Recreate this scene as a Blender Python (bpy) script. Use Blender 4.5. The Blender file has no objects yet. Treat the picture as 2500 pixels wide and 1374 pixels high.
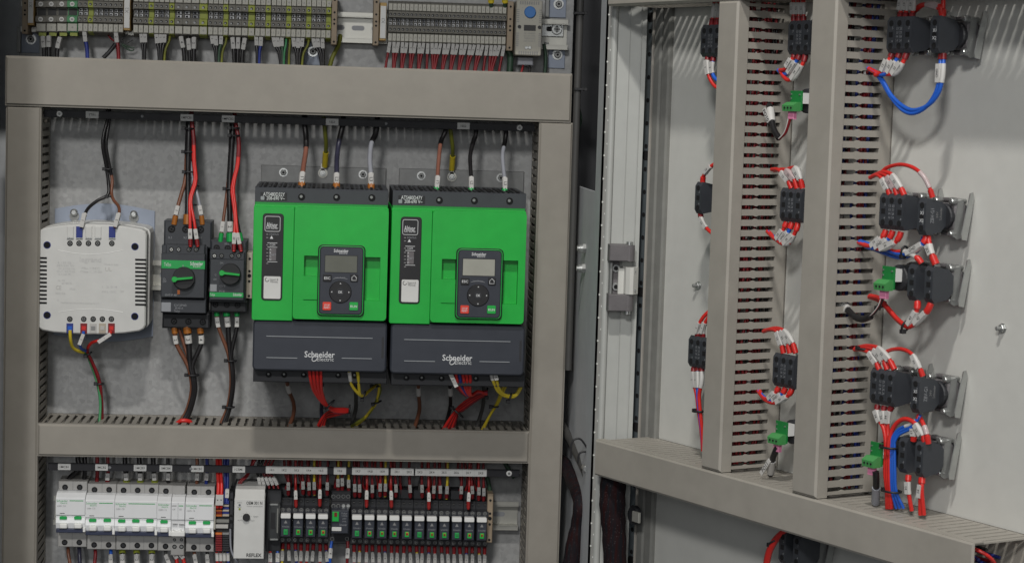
import bpy, bmesh, math, random
from mathutils import Vector, Matrix
random.seed(7)
sc = bpy.context.scene
COL = sc.collection
W, H, FPX = 2500.0, 1374.0, 5000.0
# ------------------------------------------------------------------ camera model
YAW, PIT, ROL, DTH = 0.0910596, 0.0841345, -0.0310030, 1.1083076
_cy, _sy = math.cos(YAW), math.sin(YAW); _cp, _sp = math.cos(PIT), math.sin(PIT); _cr, _sr = math.cos(ROL), math.sin(ROL)
FWD = Vector((_sy*_cp, _cy*_cp, -_sp)); _r = Vector((_cy, -_sy, 0)); _d = FWD.cross(_r)
RGT = _cr*_r + _sr*_d; DWN = -_sr*_r + _cr*_d
CAM = -2.63*FWD
def ray(u, v): return (FWD + RGT*((u-W/2)/FPX) + DWN*((v-H/2)/FPX))
def P(u, v, Y):
    """photo point -> (x, z) on the panel plane standing Y in front of the mounting plate"""
    d = ray(u, v); t = (-Y-CAM.y)/d.y; p = CAM+d*t
    return p.x, p.z
_o = P(1605, 700, 0.30)
DO = Vector((_o[0], -0.30, _o[1]))                 # hinge-side foot of the door leaf
DD = Vector((math.cos(DTH), -math.sin(DTH), 0)); DN = Vector((-math.sin(DTH), -math.cos(DTH), 0))
def D(u, v, N):
    """photo point -> (s, z) on the plane N in front of the open door leaf"""
    d = ray(u, v); t = ((DO-CAM).dot(DN)+N)/d.dot(DN); p = CAM+d*t
    return (p-DO).dot(DD), p.z-DO.z
class Frame:
    def __init__(s, org, rz): s.org, s.rz = org, rz; s.M = Matrix.Translation(org) @ Matrix.Rotation(rz, 4, 'Z')
PF = Frame(Vector((0, 0, 0)), 0.0); PF.px = P
DF = Frame(DO, -DTH); DF.px = D
# ------------------------------------------------------------------ materials
MATS = {}
def mat(name, col, rough=0.5, metal=0.0, var=0.06, scale=60.0, bump=0.0, spec=0.5, coat=0.0, trans=0.0, emit=None, smudge=0.0):
    m = bpy.data.materials.new(name); m.use_nodes = True
    nt = m.node_tree; b = nt.nodes['Principled BSDF']
    c = (*col, 1)
    b.inputs['Roughness'].default_value = rough; b.inputs['Metallic'].default_value = metal
    b.inputs['Specular IOR Level'].default_value = .15 if name == 'braid' else spec
    b.inputs['Coat Weight'].default_value = coat; b.inputs['Transmission Weight'].default_value = trans
    tc = nt.nodes.new('ShaderNodeTexCoord')
    n1 = nt.nodes.new('ShaderNodeTexNoise'); n1.inputs['Scale'].default_value = scale; n1.inputs['Detail'].default_value = 4
    nt.links.new(tc.outputs['Object'], n1.inputs['Vector'])
    rmp = nt.nodes.new('ShaderNodeValToRGB')
    rmp.color_ramp.elements[0].position = 0.3; rmp.color_ramp.elements[1].position = 0.7
    rmp.color_ramp.elements[0].color = (*[max(0, x*(1-var)) for x in col], 1)
    rmp.color_ramp.elements[1].color = (*[min(1, x*(1+var)) for x in col], 1)
    nt.links.new(n1.outputs['Fac'], rmp.inputs['Fac'])
    out = rmp.outputs['Color']
    if smudge:
        n2 = nt.nodes.new('ShaderNodeTexNoise'); n2.inputs['Scale'].default_value = 7; n2.inputs['Detail'].default_value = 6; n2.inputs['Roughness'].default_value = .7
        nt.links.new(tc.outputs['Object'], n2.inputs['Vector'])
        mx = nt.nodes.new('ShaderNodeMix'); mx.data_type = 'RGBA'; mx.blend_type = 'MULTIPLY'
        r2 = nt.nodes.new('ShaderNodeValToRGB'); r2.color_ramp.elements[0].position = .35; r2.color_ramp.elements[1].position = .6
        r2.color_ramp.elements[0].color = (1-smudge, 1-smudge, 1-smudge*1.05, 1); r2.color_ramp.elements[1].color = (1, 1, 1, 1)
        nt.links.new(n2.outputs['Fac'], r2.inputs['Fac'])
        mx.inputs[0].default_value = 1
        nt.links.new(out, mx.inputs[6]); nt.links.new(r2.outputs['Color'], mx.inputs[7]); out = mx.outputs[2]
    nt.links.new(out, b.inputs['Base Color'])
    mr = nt.nodes.new('ShaderNodeMapRange'); mr.inputs[3].default_value = max(.05, rough-.08); mr.inputs[4].default_value = min(1, rough+.08)
    nt.links.new(n1.outputs['Fac'], mr.inputs[0]); nt.links.new(mr.outputs[0], b.inputs['Roughness'])
    if bump:
        n3 = nt.nodes.new('ShaderNodeTexNoise'); n3.inputs['Scale'].default_value = 900; n3.inputs['Detail'].default_value = 2
        nt.links.new(tc.outputs['Object'], n3.inputs['Vector'])
        bp = nt.nodes.new('ShaderNodeBump'); bp.inputs['Strength'].default_value = bump; bp.inputs['Distance'].default_value = .0004
        nt.links.new(n3.outputs['Fac'], bp.inputs['Height']); nt.links.new(bp.outputs[0], b.inputs['Normal'])
    if emit:
        b.inputs['Emission Color'].default_value = (*emit[0], 1); b.inputs['Emission Strength'].default_value = emit[1]
    MATS[name] = m
    return name
mat('duct', (.288, .267, .232), .55, bump=.08, var=.03, smudge=.10)
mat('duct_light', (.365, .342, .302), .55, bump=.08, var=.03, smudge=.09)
mat('duct_edge', (.37, .35, .315), .5, var=.03)
mat('galv', (.325, .327, .325), .55, metal=.25, var=.07, scale=110, bump=.15, smudge=.05)
mat('zinc', (.50, .51, .50), .36, metal=.85, var=.1)
mat('zinc_dull', (.25, .255, .25), .5, metal=.45, var=.12, scale=90)
mat('railmetal', (.50, .495, .45), .4, metal=.4, var=.06)
mat('door_paint', (.61, .61, .575), .45, bump=.2, var=.02, smudge=.045)
mat('frame_paint', (.44, .45, .43), .45, bump=.15, var=.02, smudge=.06)
mat('dot_seal', (.26, .26, .245), .7, var=.1, bump=.3)
mat('dark_wall', (.56, .58, .60), .6, var=.05)
mat('seal', (.21, .21, .195), .8, var=.08, bump=.3)
mat('bar_metal', (.17, .20, .215), .45, metal=.5, var=.08)
mat('hinge_grey', (.16, .15, .155), .6, metal=.3, bump=.5, var=.1)
mat('black', (.013, .013, .015), .5, var=.2)
mat('strip_black', (.012, .012, .016), .55, var=.2, bump=.1)
mat('hole', (.005, .005, .006), .9, var=.1)
mat('anthracite', (.040, .044, .052), .5, bump=.2, var=.08)
mat('anth_dark', (.022, .023, .027), .55, bump=.2, var=.1)
mat('anth_cover', (.036, .041, .055), .45, bump=.2, var=.05, smudge=.06)
mat('green', (.011, .43, .050), .40, bump=.25, var=.05, smudge=.07)
mat('green_dark', (.010, .27, .04), .5, var=.04)
mat('green_band', (.015, .36, .08), .4, var=.04)
mat('green_term', (.05, .25, .09), .5, var=.08)
mat('led_green', (.02, .42, .07), .35, var=.05)
mat('lime', (.27, .31, .020), .5, var=.1)
mat('lime_dark', (.26, .30, .03), .5, var=.1)
mat('term_grey', (.150, .142, .120), .55, var=.07)
mat('term_dark', (.03, .03, .03), .6, var=.2)
mat('tan', (.30, .235, .165), .6, var=.08)
mat('beige', (.42, .37, .30), .6, var=.06)
mat('ochre', (.42, .27, .09), .55, var=.1)
mat('tag', (.44, .43, .375), .5, var=.05)
mat('white', (.62, .62, .60), .42, var=.03, smudge=.04)
mat('white_shiny', (.80, .80, .78), .3, var=.03)
mat('white_mcb', (.74, .75, .76), .35, var=.02, smudge=.03)
mat('grey_mcb', (.47, .46, .44), .5, var=.04)
mat('navy', (.030, .038, .075), .45, var=.08)
mat('label', (.66, .66, .64), .5, var=.04)
mat('print', (.05, .05, .05), .7, var=.1)
mat('print_soft', (.54, .54, .53), .7, var=.04)
mat('print_mid', (.25, .25, .25), .7, var=.04)
mat('print_white', (.66, .67, .68), .5, var=.02)
mat('print_grey', (.30, .31, .33), .6, var=.02)
mat('lcd', (.16, .165, .14), .12, var=.05, spec=.8, coat=1)
mat('lcd_light', (.40, .40, .35), .12, var=.05, spec=.8, coat=1)
mat('red', (.62, .025, .020), .38, var=.08, spec=.5)
mat('red_dark', (.20, .010, .014), .45, var=.1)
mat('red_btn', (.75, .06, .035), .4, var=.05)
mat('orange', (.60, .16, .03), .45, var=.1)
mat('orange_fer', (.36, .125, .02), .45, var=.1)
mat('blue', (.018, .11, .54), .35, var=.06)
mat('blue_dark', (.018, .035, .22), .5, var=.1)
mat('blue_knob', (.03, .16, .45), .4, var=.05)
mat('yellow', (.62, .48, .03), .4, var=.1)
mat('yelgreen', (.16, .17, .02), .5, var=.25, scale=30)
mat('wire_green', (.05, .25, .10), .45, var=.1)
mat('wire_dkgreen', (.035, .075, .045), .5, var=.1)
mat('brown', (.17, .065, .035), .4, var=.1)
mat('copper_br', (.24, .10, .07), .35, var=.1)
mat('grey_wire', (.29, .30, .335), .35, var=.05)
mat('wire_black', (.014, .013, .014), .38, var=.2)
mat('violet_blk', (.035, .035, .06), .3, var=.2)
mat('pink', (.75, .25, .42), .45, var=.1)
mat('pcb', (.015, .20, .045), .35, var=.1)
mat('pcb_term', (.07, .31, .09), .45, var=.06)
mat('bluegrey', (.28, .32, .40), .5, var=.05, smudge=.05)
mat('red_mid', (.40, .022, .020), .4, var=.08)
mat('sleeve_dim', (.40, .395, .38), .45, var=.08)
mat('sleeve', (.56, .55, .53), .45, var=.06)
mat('sleeve_clear', (.50, .40, .40), .25, var=.08)
mat('braid', (.020, .018, .020), .75, var=.8, scale=700, bump=.9)
mat('clear_cover', (.055, .058, .060), .12, var=.3, scale=25, spec=.9)
mat('thermo', (.40, .385, .33), .5, var=.03)
mat('bracket_zinc', (.215, .218, .215), .5, metal=.3, var=.15, scale=90)
mat('conduit', (.055, .054, .052), .6, var=.06)
# braided sleeve: dark weave with reddish wires shining through
def braid():
    m = bpy.data.materials['braid']; nt = m.node_tree; b = nt.nodes['Principled BSDF']
    tc = nt.nodes.new('ShaderNodeTexCoord'); mp = nt.nodes.new('ShaderNodeMapping'); mp.inputs['Scale'].default_value = (260, 260, 22)
    n = nt.nodes.new('ShaderNodeTexNoise'); n.inputs['Scale'].default_value = 1; n.inputs['Detail'].default_value = 2
    w = nt.nodes.new('ShaderNodeTexVoronoi'); w.inputs['Scale'].default_value = 420
    r = nt.nodes.new('ShaderNodeValToRGB'); r.color_ramp.elements[0].color = (.010, .010, .013, 1); r.color_ramp.elements[1].color = (.024, .006, .006, 1)
    r.color_ramp.elements[0].position = .42; r.color_ramp.elements[1].position = .68
    r2 = nt.nodes.new('ShaderNodeValToRGB'); r2.color_ramp.elements[0].color = (.16, .15, .15, 1); r2.color_ramp.elements[1].color = (0, 0, 0, 1)
    r2.color_ramp.elements[0].position = .06; r2.color_ramp.elements[1].position = .16
    ad = nt.nodes.new('ShaderNodeMix'); ad.data_type = 'RGBA'; ad.blend_type = 'ADD'; ad.inputs[0].default_value = 1
    nt.links.new(tc.outputs['Object'], mp.inputs['Vector']); nt.links.new(mp.outputs[0], n.inputs['Vector'])
    nt.links.new(tc.outputs['Object'], w.inputs['Vector'])
    nt.links.new(n.outputs['Fac'], r.inputs['Fac']); nt.links.new(w.outputs['Distance'], r2.inputs['Fac'])
    nt.links.new(r.outputs['Color'], ad.inputs[6]); nt.links.new(r2.outputs['Color'], ad.inputs[7])
    nt.links.new(ad.outputs[2], b.inputs['Base Color'])
braid()
def spangle():
    m = bpy.data.materials['galv']; nt = m.node_tree; b = nt.nodes['Principled BSDF']
    src = b.inputs['Base Color'].links[0].from_socket
    tc = nt.nodes.new('ShaderNodeTexCoord'); v = nt.nodes.new('ShaderNodeTexVoronoi'); v.inputs['Scale'].default_value = 210
    r = nt.nodes.new('ShaderNodeMapRange'); r.inputs[3].default_value = .86; r.inputs[4].default_value = 1.12
    nz = nt.nodes.new('ShaderNodeTexNoise'); mp = nt.nodes.new('ShaderNodeMapping'); mp.inputs['Scale'].default_value = (500, 500, 18); nz.inputs['Scale'].default_value = 1
    r2 = nt.nodes.new('ShaderNodeMapRange'); r2.inputs[1].default_value = .62; r2.inputs[2].default_value = .75; r2.inputs[3].default_value = 1; r2.inputs[4].default_value = .86
    mu = nt.nodes.new('ShaderNodeMath'); mu.operation = 'MULTIPLY'
    mx = nt.nodes.new('ShaderNodeMix'); mx.data_type = 'RGBA'; mx.blend_type = 'MULTIPLY'; mx.inputs[0].default_value = 1
    nt.links.new(tc.outputs['Object'], v.inputs['Vector']); nt.links.new(tc.outputs['Object'], mp.inputs['Vector']); nt.links.new(mp.outputs[0], nz.inputs['Vector'])
    nt.links.new(v.outputs['Color'], r.inputs[0]); nt.links.new(nz.outputs['Fac'], r2.inputs[0]); nt.links.new(r.outputs[0], mu.inputs[0]); nt.links.new(r2.outputs[0], mu.inputs[1])
    nt.links.new(src, mx.inputs[6]); nt.links.new(mu.outputs[0], mx.inputs[7]); nt.links.new(mx.outputs[2], b.inputs['Base Color'])
spangle()
# ------------------------------------------------------------------ mesh builder (coordinates: a along, Y out of the plate, z up)
_tcache = {}
def text_geo(s, bold):
    k = (s, bold)
    if k not in _tcache:
        cu = bpy.data.curves.new('t', 'FONT'); cu.body = s; cu.resolution_u = 2; cu.offset = bold
        ob = bpy.data.objects.new('t', cu); COL.objects.link(ob)
        bpy.context.view_layer.update()
        me = ob.evaluated_get(bpy.context.evaluated_depsgraph_get()).to_mesh()
        vs = [(v.co.x, v.co.y) for v in me.vertices]; fs = [list(f.vertices) for f in me.polygons]
        ob.to_mesh_clear(); bpy.data.objects.remove(ob); bpy.data.curves.remove(cu)
        xs = [v[0] for v in vs] or [0]; ys = [v[1] for v in vs] or [0]
        _tcache[k] = (vs, fs, min(xs), max(xs), min(ys), max(ys))
    return _tcache[k]
def inset(poly, b):
    n = len(poly); out = []
    for i in range(n):
        x0, y0 = poly[i-1]; x1, y1 = poly[i]; x2, y2 = poly[(i+1) % n]
        a = Vector((x1-x0, y1-y0)); c = Vector((x2-x1, y2-y1))
        if a.length < 1e-9 or c.length < 1e-9: out.append((x1, y1)); continue
        a.normalize(); c.normalize(); na = Vector((-a.y, a.x)); nc = Vector((-c.y, c.x))
        m = na+nc; den = 1+na.dot(nc)
        m = m/max(den, .3)
        out.append((x1+m.x*b, y1+m.y*b))
    return out
def rrect(x0, x1, z0, z1, r, n=4):
    p = []
    for cx, cz, a0 in ((x1-r, z0+r, -90), (x1-r, z1-r, 0), (x0+r, z1-r, 90), (x0+r, z0+r, 180)):
        for i in range(n+1):
            a = math.radians(a0+90*i/n); p.append((cx+r*math.cos(a), cz+r*math.sin(a)))
    return p
def circ(cx, cz, r, n=14): return [(cx+r*math.cos(2*math.pi*i/n), cz+r*math.sin(2*math.pi*i/n)) for i in range(n)]
class MB:
    def __init__(s): s.v, s.f, s.m, s.sm, s.ms = [], [], [], [], []
    def mi(s, m):
        if m not in s.ms: s.ms.append(m)
        return s.ms.index(m)
    def raw(s, vs, fs, m, smooth=False):
        o = len(s.v); s.v += [(x, -Y, z) for x, Y, z in vs]; i = s.mi(m)
        for f in fs: s.f.append([o+k for k in f]); s.m.append(i); s.sm.append(smooth)
    def prism(s, poly, c0, c1, m, axis='Y', bev=0.0, mf=None, smooth=False):
        """extrude poly between c0 and c1 along axis; bev chamfers the c1 end"""
        n = len(poly)
        def put(p, c):
            return {'Y': (p[0], c, p[1]), 'z': (p[0], p[1], c), 'x': (c, p[0], p[1])}[axis]
        rings = [[put(p, c0) for p in poly]]
        if bev: rings += [[put(p, c1-bev*(1 if c1 > c0 else -1)) for p in poly], [put(p, c1) for p in inset(poly, bev)]]
        else: rings += [[put(p, c1) for p in poly]]
        vs = [v for r in rings for v in r]; fs = []
        for k in range(len(rings)-1):
            for i in range(n):
                j = (i+1) % n; fs.append([k*n+i, k*n+j, (k+1)*n+j, (k+1)*n+i])
        s.raw(vs, fs, m, smooth)
        L = len(rings)-1
        s.raw(rings[0], [list(range(n))[::-1]], m); s.raw(rings[L], [list(range(n))], mf or m)
        return s
    def box(s, x0, x1, Y0, Y1, z0, z1, m, bev=0.0, mf=None):
        return s.prism([(x0, z0), (x1, z0), (x1, z1), (x0, z1)], Y0, Y1, m, bev=bev, mf=mf)
    def rbox(s, x0, x1, Y0, Y1, z0, z1, r, m, bev=0.0, mf=None):
        return s.prism(rrect(x0, x1, z0, z1, r), Y0, Y1, m, bev=bev, mf=mf)
    def cyl(s, x, z, r, Y0, Y1, m, n=14, bev=0.0, mf=None):
        return s.prism(circ(x, z, r, n), Y0, Y1, m, bev=bev, mf=mf, smooth=False)
    def screw(s, x, z, r, Y, mh='hole', ms='zinc_dull', ang=0.4):
        """recessed screw: dark well ring with a slotted head in it"""
        s.cyl(x, z, r, Y-.001, Y+.0003, mh, 12)
        s.cyl(x, z, r*.62, Y, Y+.0007, ms, 10)
        c, q = math.cos(ang), math.sin(ang); w, l = r*.1, r*.55
        for c, q in ((c, q), (-q, c)):
            s.prism([(x-c*l+q*w, z-q*l-c*w), (x+c*l+q*w, z+q*l-c*w), (x+c*l-q*w, z+q*l+c*w), (x-c*l-q*w, z-q*l+c*w)], Y+.0006, Y+.0010, mh)
        return s
    def bolt(s, x, z, r, Y, m='zinc'):
        s.cyl(x, z, r*1.5, Y, Y+.0015, m, 16); s.cyl(x, z, r, Y+.0015, Y+.005, m, 6, bev=.0008); s.cyl(x, z, r*.45, Y+.0049, Y+.0054, 'zinc_dull', 8)
        return s
    def tube(s, pts, r, m, n=8, cap=True, rr=None):
        k = len(pts); vs, fs = [], []
        up = Vector((.13, .9, .21)).normalized(); pv = [Vector(p) for p in pts]
        for i, p in enumerate(pv):
            t = (pv[min(i+1, k-1)]-pv[max(i-1, 0)])
            if t.length < 1e-9: t = Vector((0, 0, 1))
            t.normalize(); a = t.cross(up)
            if a.length < .05: a = t.cross(Vector((1, 0, .2)))
            a.normalize(); b = a.cross(t); rad = rr[i] if rr else r
            for j in range(n):
                w = 2*math.pi*j/n; q = p+a*(rad*math.cos(w))+b*(rad*math.sin(w)); vs.append(tuple(q))
        for i in range(k-1):
            for j in range(n):
                j2 = (j+1) % n; fs.append([i*n+j, i*n+j2, (i+1)*n+j2, (i+1)*n+j])
        s.raw(vs, fs, m, True)
        if cap: s.raw(vs[:n], [list(range(n))[::-1]], m); s.raw(vs[-n:], [list(range(n))], m)
        return s
    def text(s, st, x, z, Y, h, m, w=None, bold=0.0, ang=0.0, align='c', side=None):
        """flat lettering h high centred on (x, z) at Y; side=a0 sets it on a face of constant a, x then counting along Y"""
        vs, fs, x0, x1, y0, y1 = text_geo(st, bold)
        if not vs: return s
        k = h/.70; kx = k if not w else w/(x1-x0)
        cx = {'c': (x0+x1)/2, 'l': x0, 'r': x1}[align]; cz = .34
        c, q = math.cos(ang), math.sin(ang); out = []
        for a, b in vs:
            a, b = (a-cx)*kx, (b-cz)*k; a, b = a*c-b*q, a*q+b*c
            out.append((x+a, Y, z+b) if side is None else (side, x-a, z+b))
        s.raw(out, fs, m); return s
    def build(s, name, fr, org, parent=None):
        me = bpy.data.meshes.new(name); o = org
        me.from_pydata([(x-o[0], y+o[1], z-o[2]) for x, y, z in s.v], [], s.f)
        for m in s.ms: me.materials.append(MATS[m])
        me.polygons.foreach_set('material_index', s.m); me.polygons.foreach_set('use_smooth', s.sm)
        me.update()
        ob = bpy.data.objects.new(name, me); COL.objects.link(ob)
        if parent is not None: ob.parent = parent
        else:
            ob.location = fr.M @ Vector((o[0], -o[1], o[2])); ob.rotation_euler = (0, 0, fr.rz)
        return ob
def tag(o, label, cat, group=None, kind=None):
    if label: o['label'] = label
    if cat: o['category'] = cat
    if group: o['group'] = group
    if kind: o['kind'] = kind
    return o
class Thing:
    def __init__(s, name, label, cat, fr, org, group=None):
        s.fr, s.org = fr, org
        s.o = bpy.data.objects.new(name, None); s.o.empty_display_size = .02; COL.objects.link(s.o)
        s.o.location = fr.M @ Vector((org[0], -org[1], org[2])); s.o.rotation_euler = (0, 0, fr.rz)
        tag(s.o, label, cat, group)
    def part(s, mb, name, parent=None, label=None):
        ob = mb.build(name, s.fr, s.org, parent or s.o)
        if label: ob['label'] = label
        return ob
def copy_tree(o, shift=None, parent=None):
    c = o.copy(); COL.objects.link(c)
    if parent is not None: c.parent = parent
    elif shift is not None: c.location = o.location + Vector(shift)
    for ch in o.children: copy_tree(ch, None, c)
    return c
ORD = 'first second third fourth fifth sixth seventh eighth ninth tenth eleventh twelfth thirteenth fourteenth fifteenth sixteenth seventeenth eighteenth nineteenth twentieth'.split()
def nth(i):
    if i < 20: return ORD[i]
    if i == 29: return 'thirtieth'
    if i == 39: return 'fortieth'
    if i == 49: return 'fiftieth'
    if i == 59: return 'sixtieth'
    return ['twenty', 'thirty', 'forty', 'fifty'][(i-20)//10]+'-'+ORD[(i-20) % 10] if (i+1) % 10 else 'last'
def rect(fr, u0, v0, u1, v1, Y):
    um, vm = (u0+u1)/2, (v0+v1)/2
    return fr.px(u0, vm, Y)[0], fr.px(u1, vm, Y)[0], fr.px(um, v1, Y)[1], fr.px(um, v0, Y)[1]
def smooth_path(pts, sub=6):
    pv = [Vector(p) for p in pts]
    if len(pv) < 3:
        return [tuple(pv[0].lerp(pv[-1], i/sub)) for i in range(sub+1)]
    q = [pv[0]*2-pv[1]]+pv+[pv[-1]*2-pv[-2]]; out = []
    for i in range(1, len(q)-2):
        a, b, c, d = q[i-1:i+3]
        for k in range(sub):
            t = k/sub; t2, t3 = t*t, t*t*t
            out.append(tuple(.5*((2*b)+(c-a)*t+(2*a-5*b+4*c-d)*t2+(3*b-a-3*c+d)*t3)))
    out.append(tuple(pv[-1])); return out
def along(path, f0, f1, n=5):
    pv = [Vector(p) for p in path]; L = [0]
    for i in range(1, len(pv)): L.append(L[-1]+(pv[i]-pv[i-1]).length)
    res = []
    for k in range(n+1):
        d = (f0+(f1-f0)*k/n)*L[-1]
        for i in range(1, len(pv)):
            if L[i] >= d-1e-12:
                t = (d-L[i-1])/max(L[i]-L[i-1], 1e-9); res.append(tuple(pv[i-1].lerp(pv[i], t))); break
    return res
def wire(fr, pix, r, m, label, group=None, sleeve=None, ferrule=None, fm='red_dark', name='wire', cat='wire', txt=None, sm='sleeve', ends=None, ties=()):
    """one wire through photo points (u, v, Y); sleeve=(f0, f1) marker, ferrule=(f0, f1) insulated end, both fractions of its length"""
    pts = []
    for u, v, Y in pix: a, z = fr.px(u, v, Y); pts.append((a, Y, z))
    path = smooth_path(pts); org = pts[len(pts)//2]
    mb = MB()
    if ends:   # the run changes colour (heat-shrink): (fraction, material)
        f, m2 = ends; mb.tube(along(path, 0, f, 10), r*1.12, m2); mb.tube(along(path, f, 1, 16), r, m)
    else: mb.tube(path, r, m)
    ob = mb.build(name, fr, org); tag(ob, label, cat, group)
    if sleeve:
        for sl in (sleeve if isinstance(sleeve[0], tuple) else (sleeve,)):
            q = along(path, sl[0], sl[1], 3); b = MB(); b.tube(q, r*1.28, sm)
            A, B = Vector(q[0]), Vector(q[-1]); M_ = (A+B)/2; t = B-A
            if txt:
                ang = math.atan2(t.z, t.x); L = t.length
                if ang < -math.pi/2: ang += math.pi
                if ang > math.pi/2: ang -= math.pi
                hh = r*1.15
                # flat printed tab on the viewer's side of the sleeve
                c, q_ = math.cos(ang), math.sin(ang); l2 = L*.5
                w2 = min(r*1.25, .0024)
                poly = [(M_.x-c*l2+q_*w2, M_.z-q_*l2-c*w2), (M_.x+c*l2+q_*w2, M_.z+q_*l2-c*w2), (M_.x+c*l2-q_*w2, M_.z+q_*l2+c*w2), (M_.x-c*l2-q_*w2, M_.z-q_*l2+c*w2)]
                Yc = max(A.y, B.y)+r*1.05
                b.prism(poly, Yc, Yc+r*.35, sm); b.text(txt, M_.x, M_.z, Yc+r*.35+.0002, hh*1.1, 'print', ang=ang, bold=.01)
            b.build('marker_sleeve', fr, org, ob)
    if ferrule:
        for fe in (ferrule if isinstance(ferrule[0], tuple) else (ferrule,)):
            b = MB(); b.tube(along(path, fe[0], fe[1], 2), r*1.45, fm); b.build('ferrule', fr, org, ob)
    for f in ties:
        c = Vector(along(path, f, f, 1)[0]); c2 = Vector(along(path, min(1, f+.01), min(1, f+.01), 1)[0]); t = (c2-c).normalized()
        b = MB(); b.tube([tuple(c-t*.0017), tuple(c+t*.0017)], r*1.5, 'black'); b.build('tie', fr, org, ob)
    return ob
def tie(fr, u, v, Y, r, label, ang=0.0, tail=True):
    """small cable tie: ring plus square head"""
    a, z = fr.px(u, v, Y); mb = MB(); c, q = math.cos(ang), math.sin(ang)
    ring = [(a+c*r*math.cos(w), Y+r*.8*math.sin(w), z+q*r*math.cos(w)) for w in [2*math.pi*i/14 for i in range(15)]]
    mb.tube(ring, .0011, 'black', 6, cap=False)
    hx, hz = a-c*r, z-q*r
    mb.box(hx-.0022, hx+.0022, Y-.001, Y+.004, hz-.002, hz+.002, 'black', .0004)
    ob = mb.build('cable_tie', fr, (a, Y, z)); tag(ob, label, 'cable tie'); return ob
DUCTM = ['duct']
# slotted wall of a wiring duct: fingers with a break-off notch, in plane (along, Y), thickness t
def comb(mb, along_axis, c0, c1, wall, t, Yf, pitch, slot, m=None, base=.010, lip=.004, notch=True):
    m = m or DUCTM[0]
    n = max(1, int((c1-c0)/pitch)); pitch = (c1-c0)/n
    mid = (base+Yf-lip)/2
    def put(poly):
        if along_axis == 'x': mb.prism(poly, wall, wall+t, m, axis='z')
        else: mb.prism([(Yy, a) for a, Yy in poly], wall, wall+t, m, axis='x')
    put([(c0, 0), (c1, 0), (c1, base), (c0, base)]); put([(c0, Yf-lip), (c1, Yf-lip), (c1, Yf), (c0, Yf)])
    e = 0.0
    for i in range(n+1):
        x = c0+i*pitch; w = (pitch-slot)/2
        x0, x1 = max(c0, x-w), min(c1, x+w); b = slot*.22 if notch else 0
        xb0, xb1 = max(c0, x0-b), min(c1, x1+b)
        ya, yb = base-e, Yf-lip+e
        # chamfered slot ends and a pinched middle
        put([(x0, ya), (x1, ya), (x1, mid-.0035), (xb1, mid-.0008), (xb1, mid+.0008), (x1, mid+.0035), (x1, yb), (x0, yb), (x0, mid+.0035), (xb0, mid+.0008), (xb0, mid-.0008), (x0, mid-.0035)])
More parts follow.
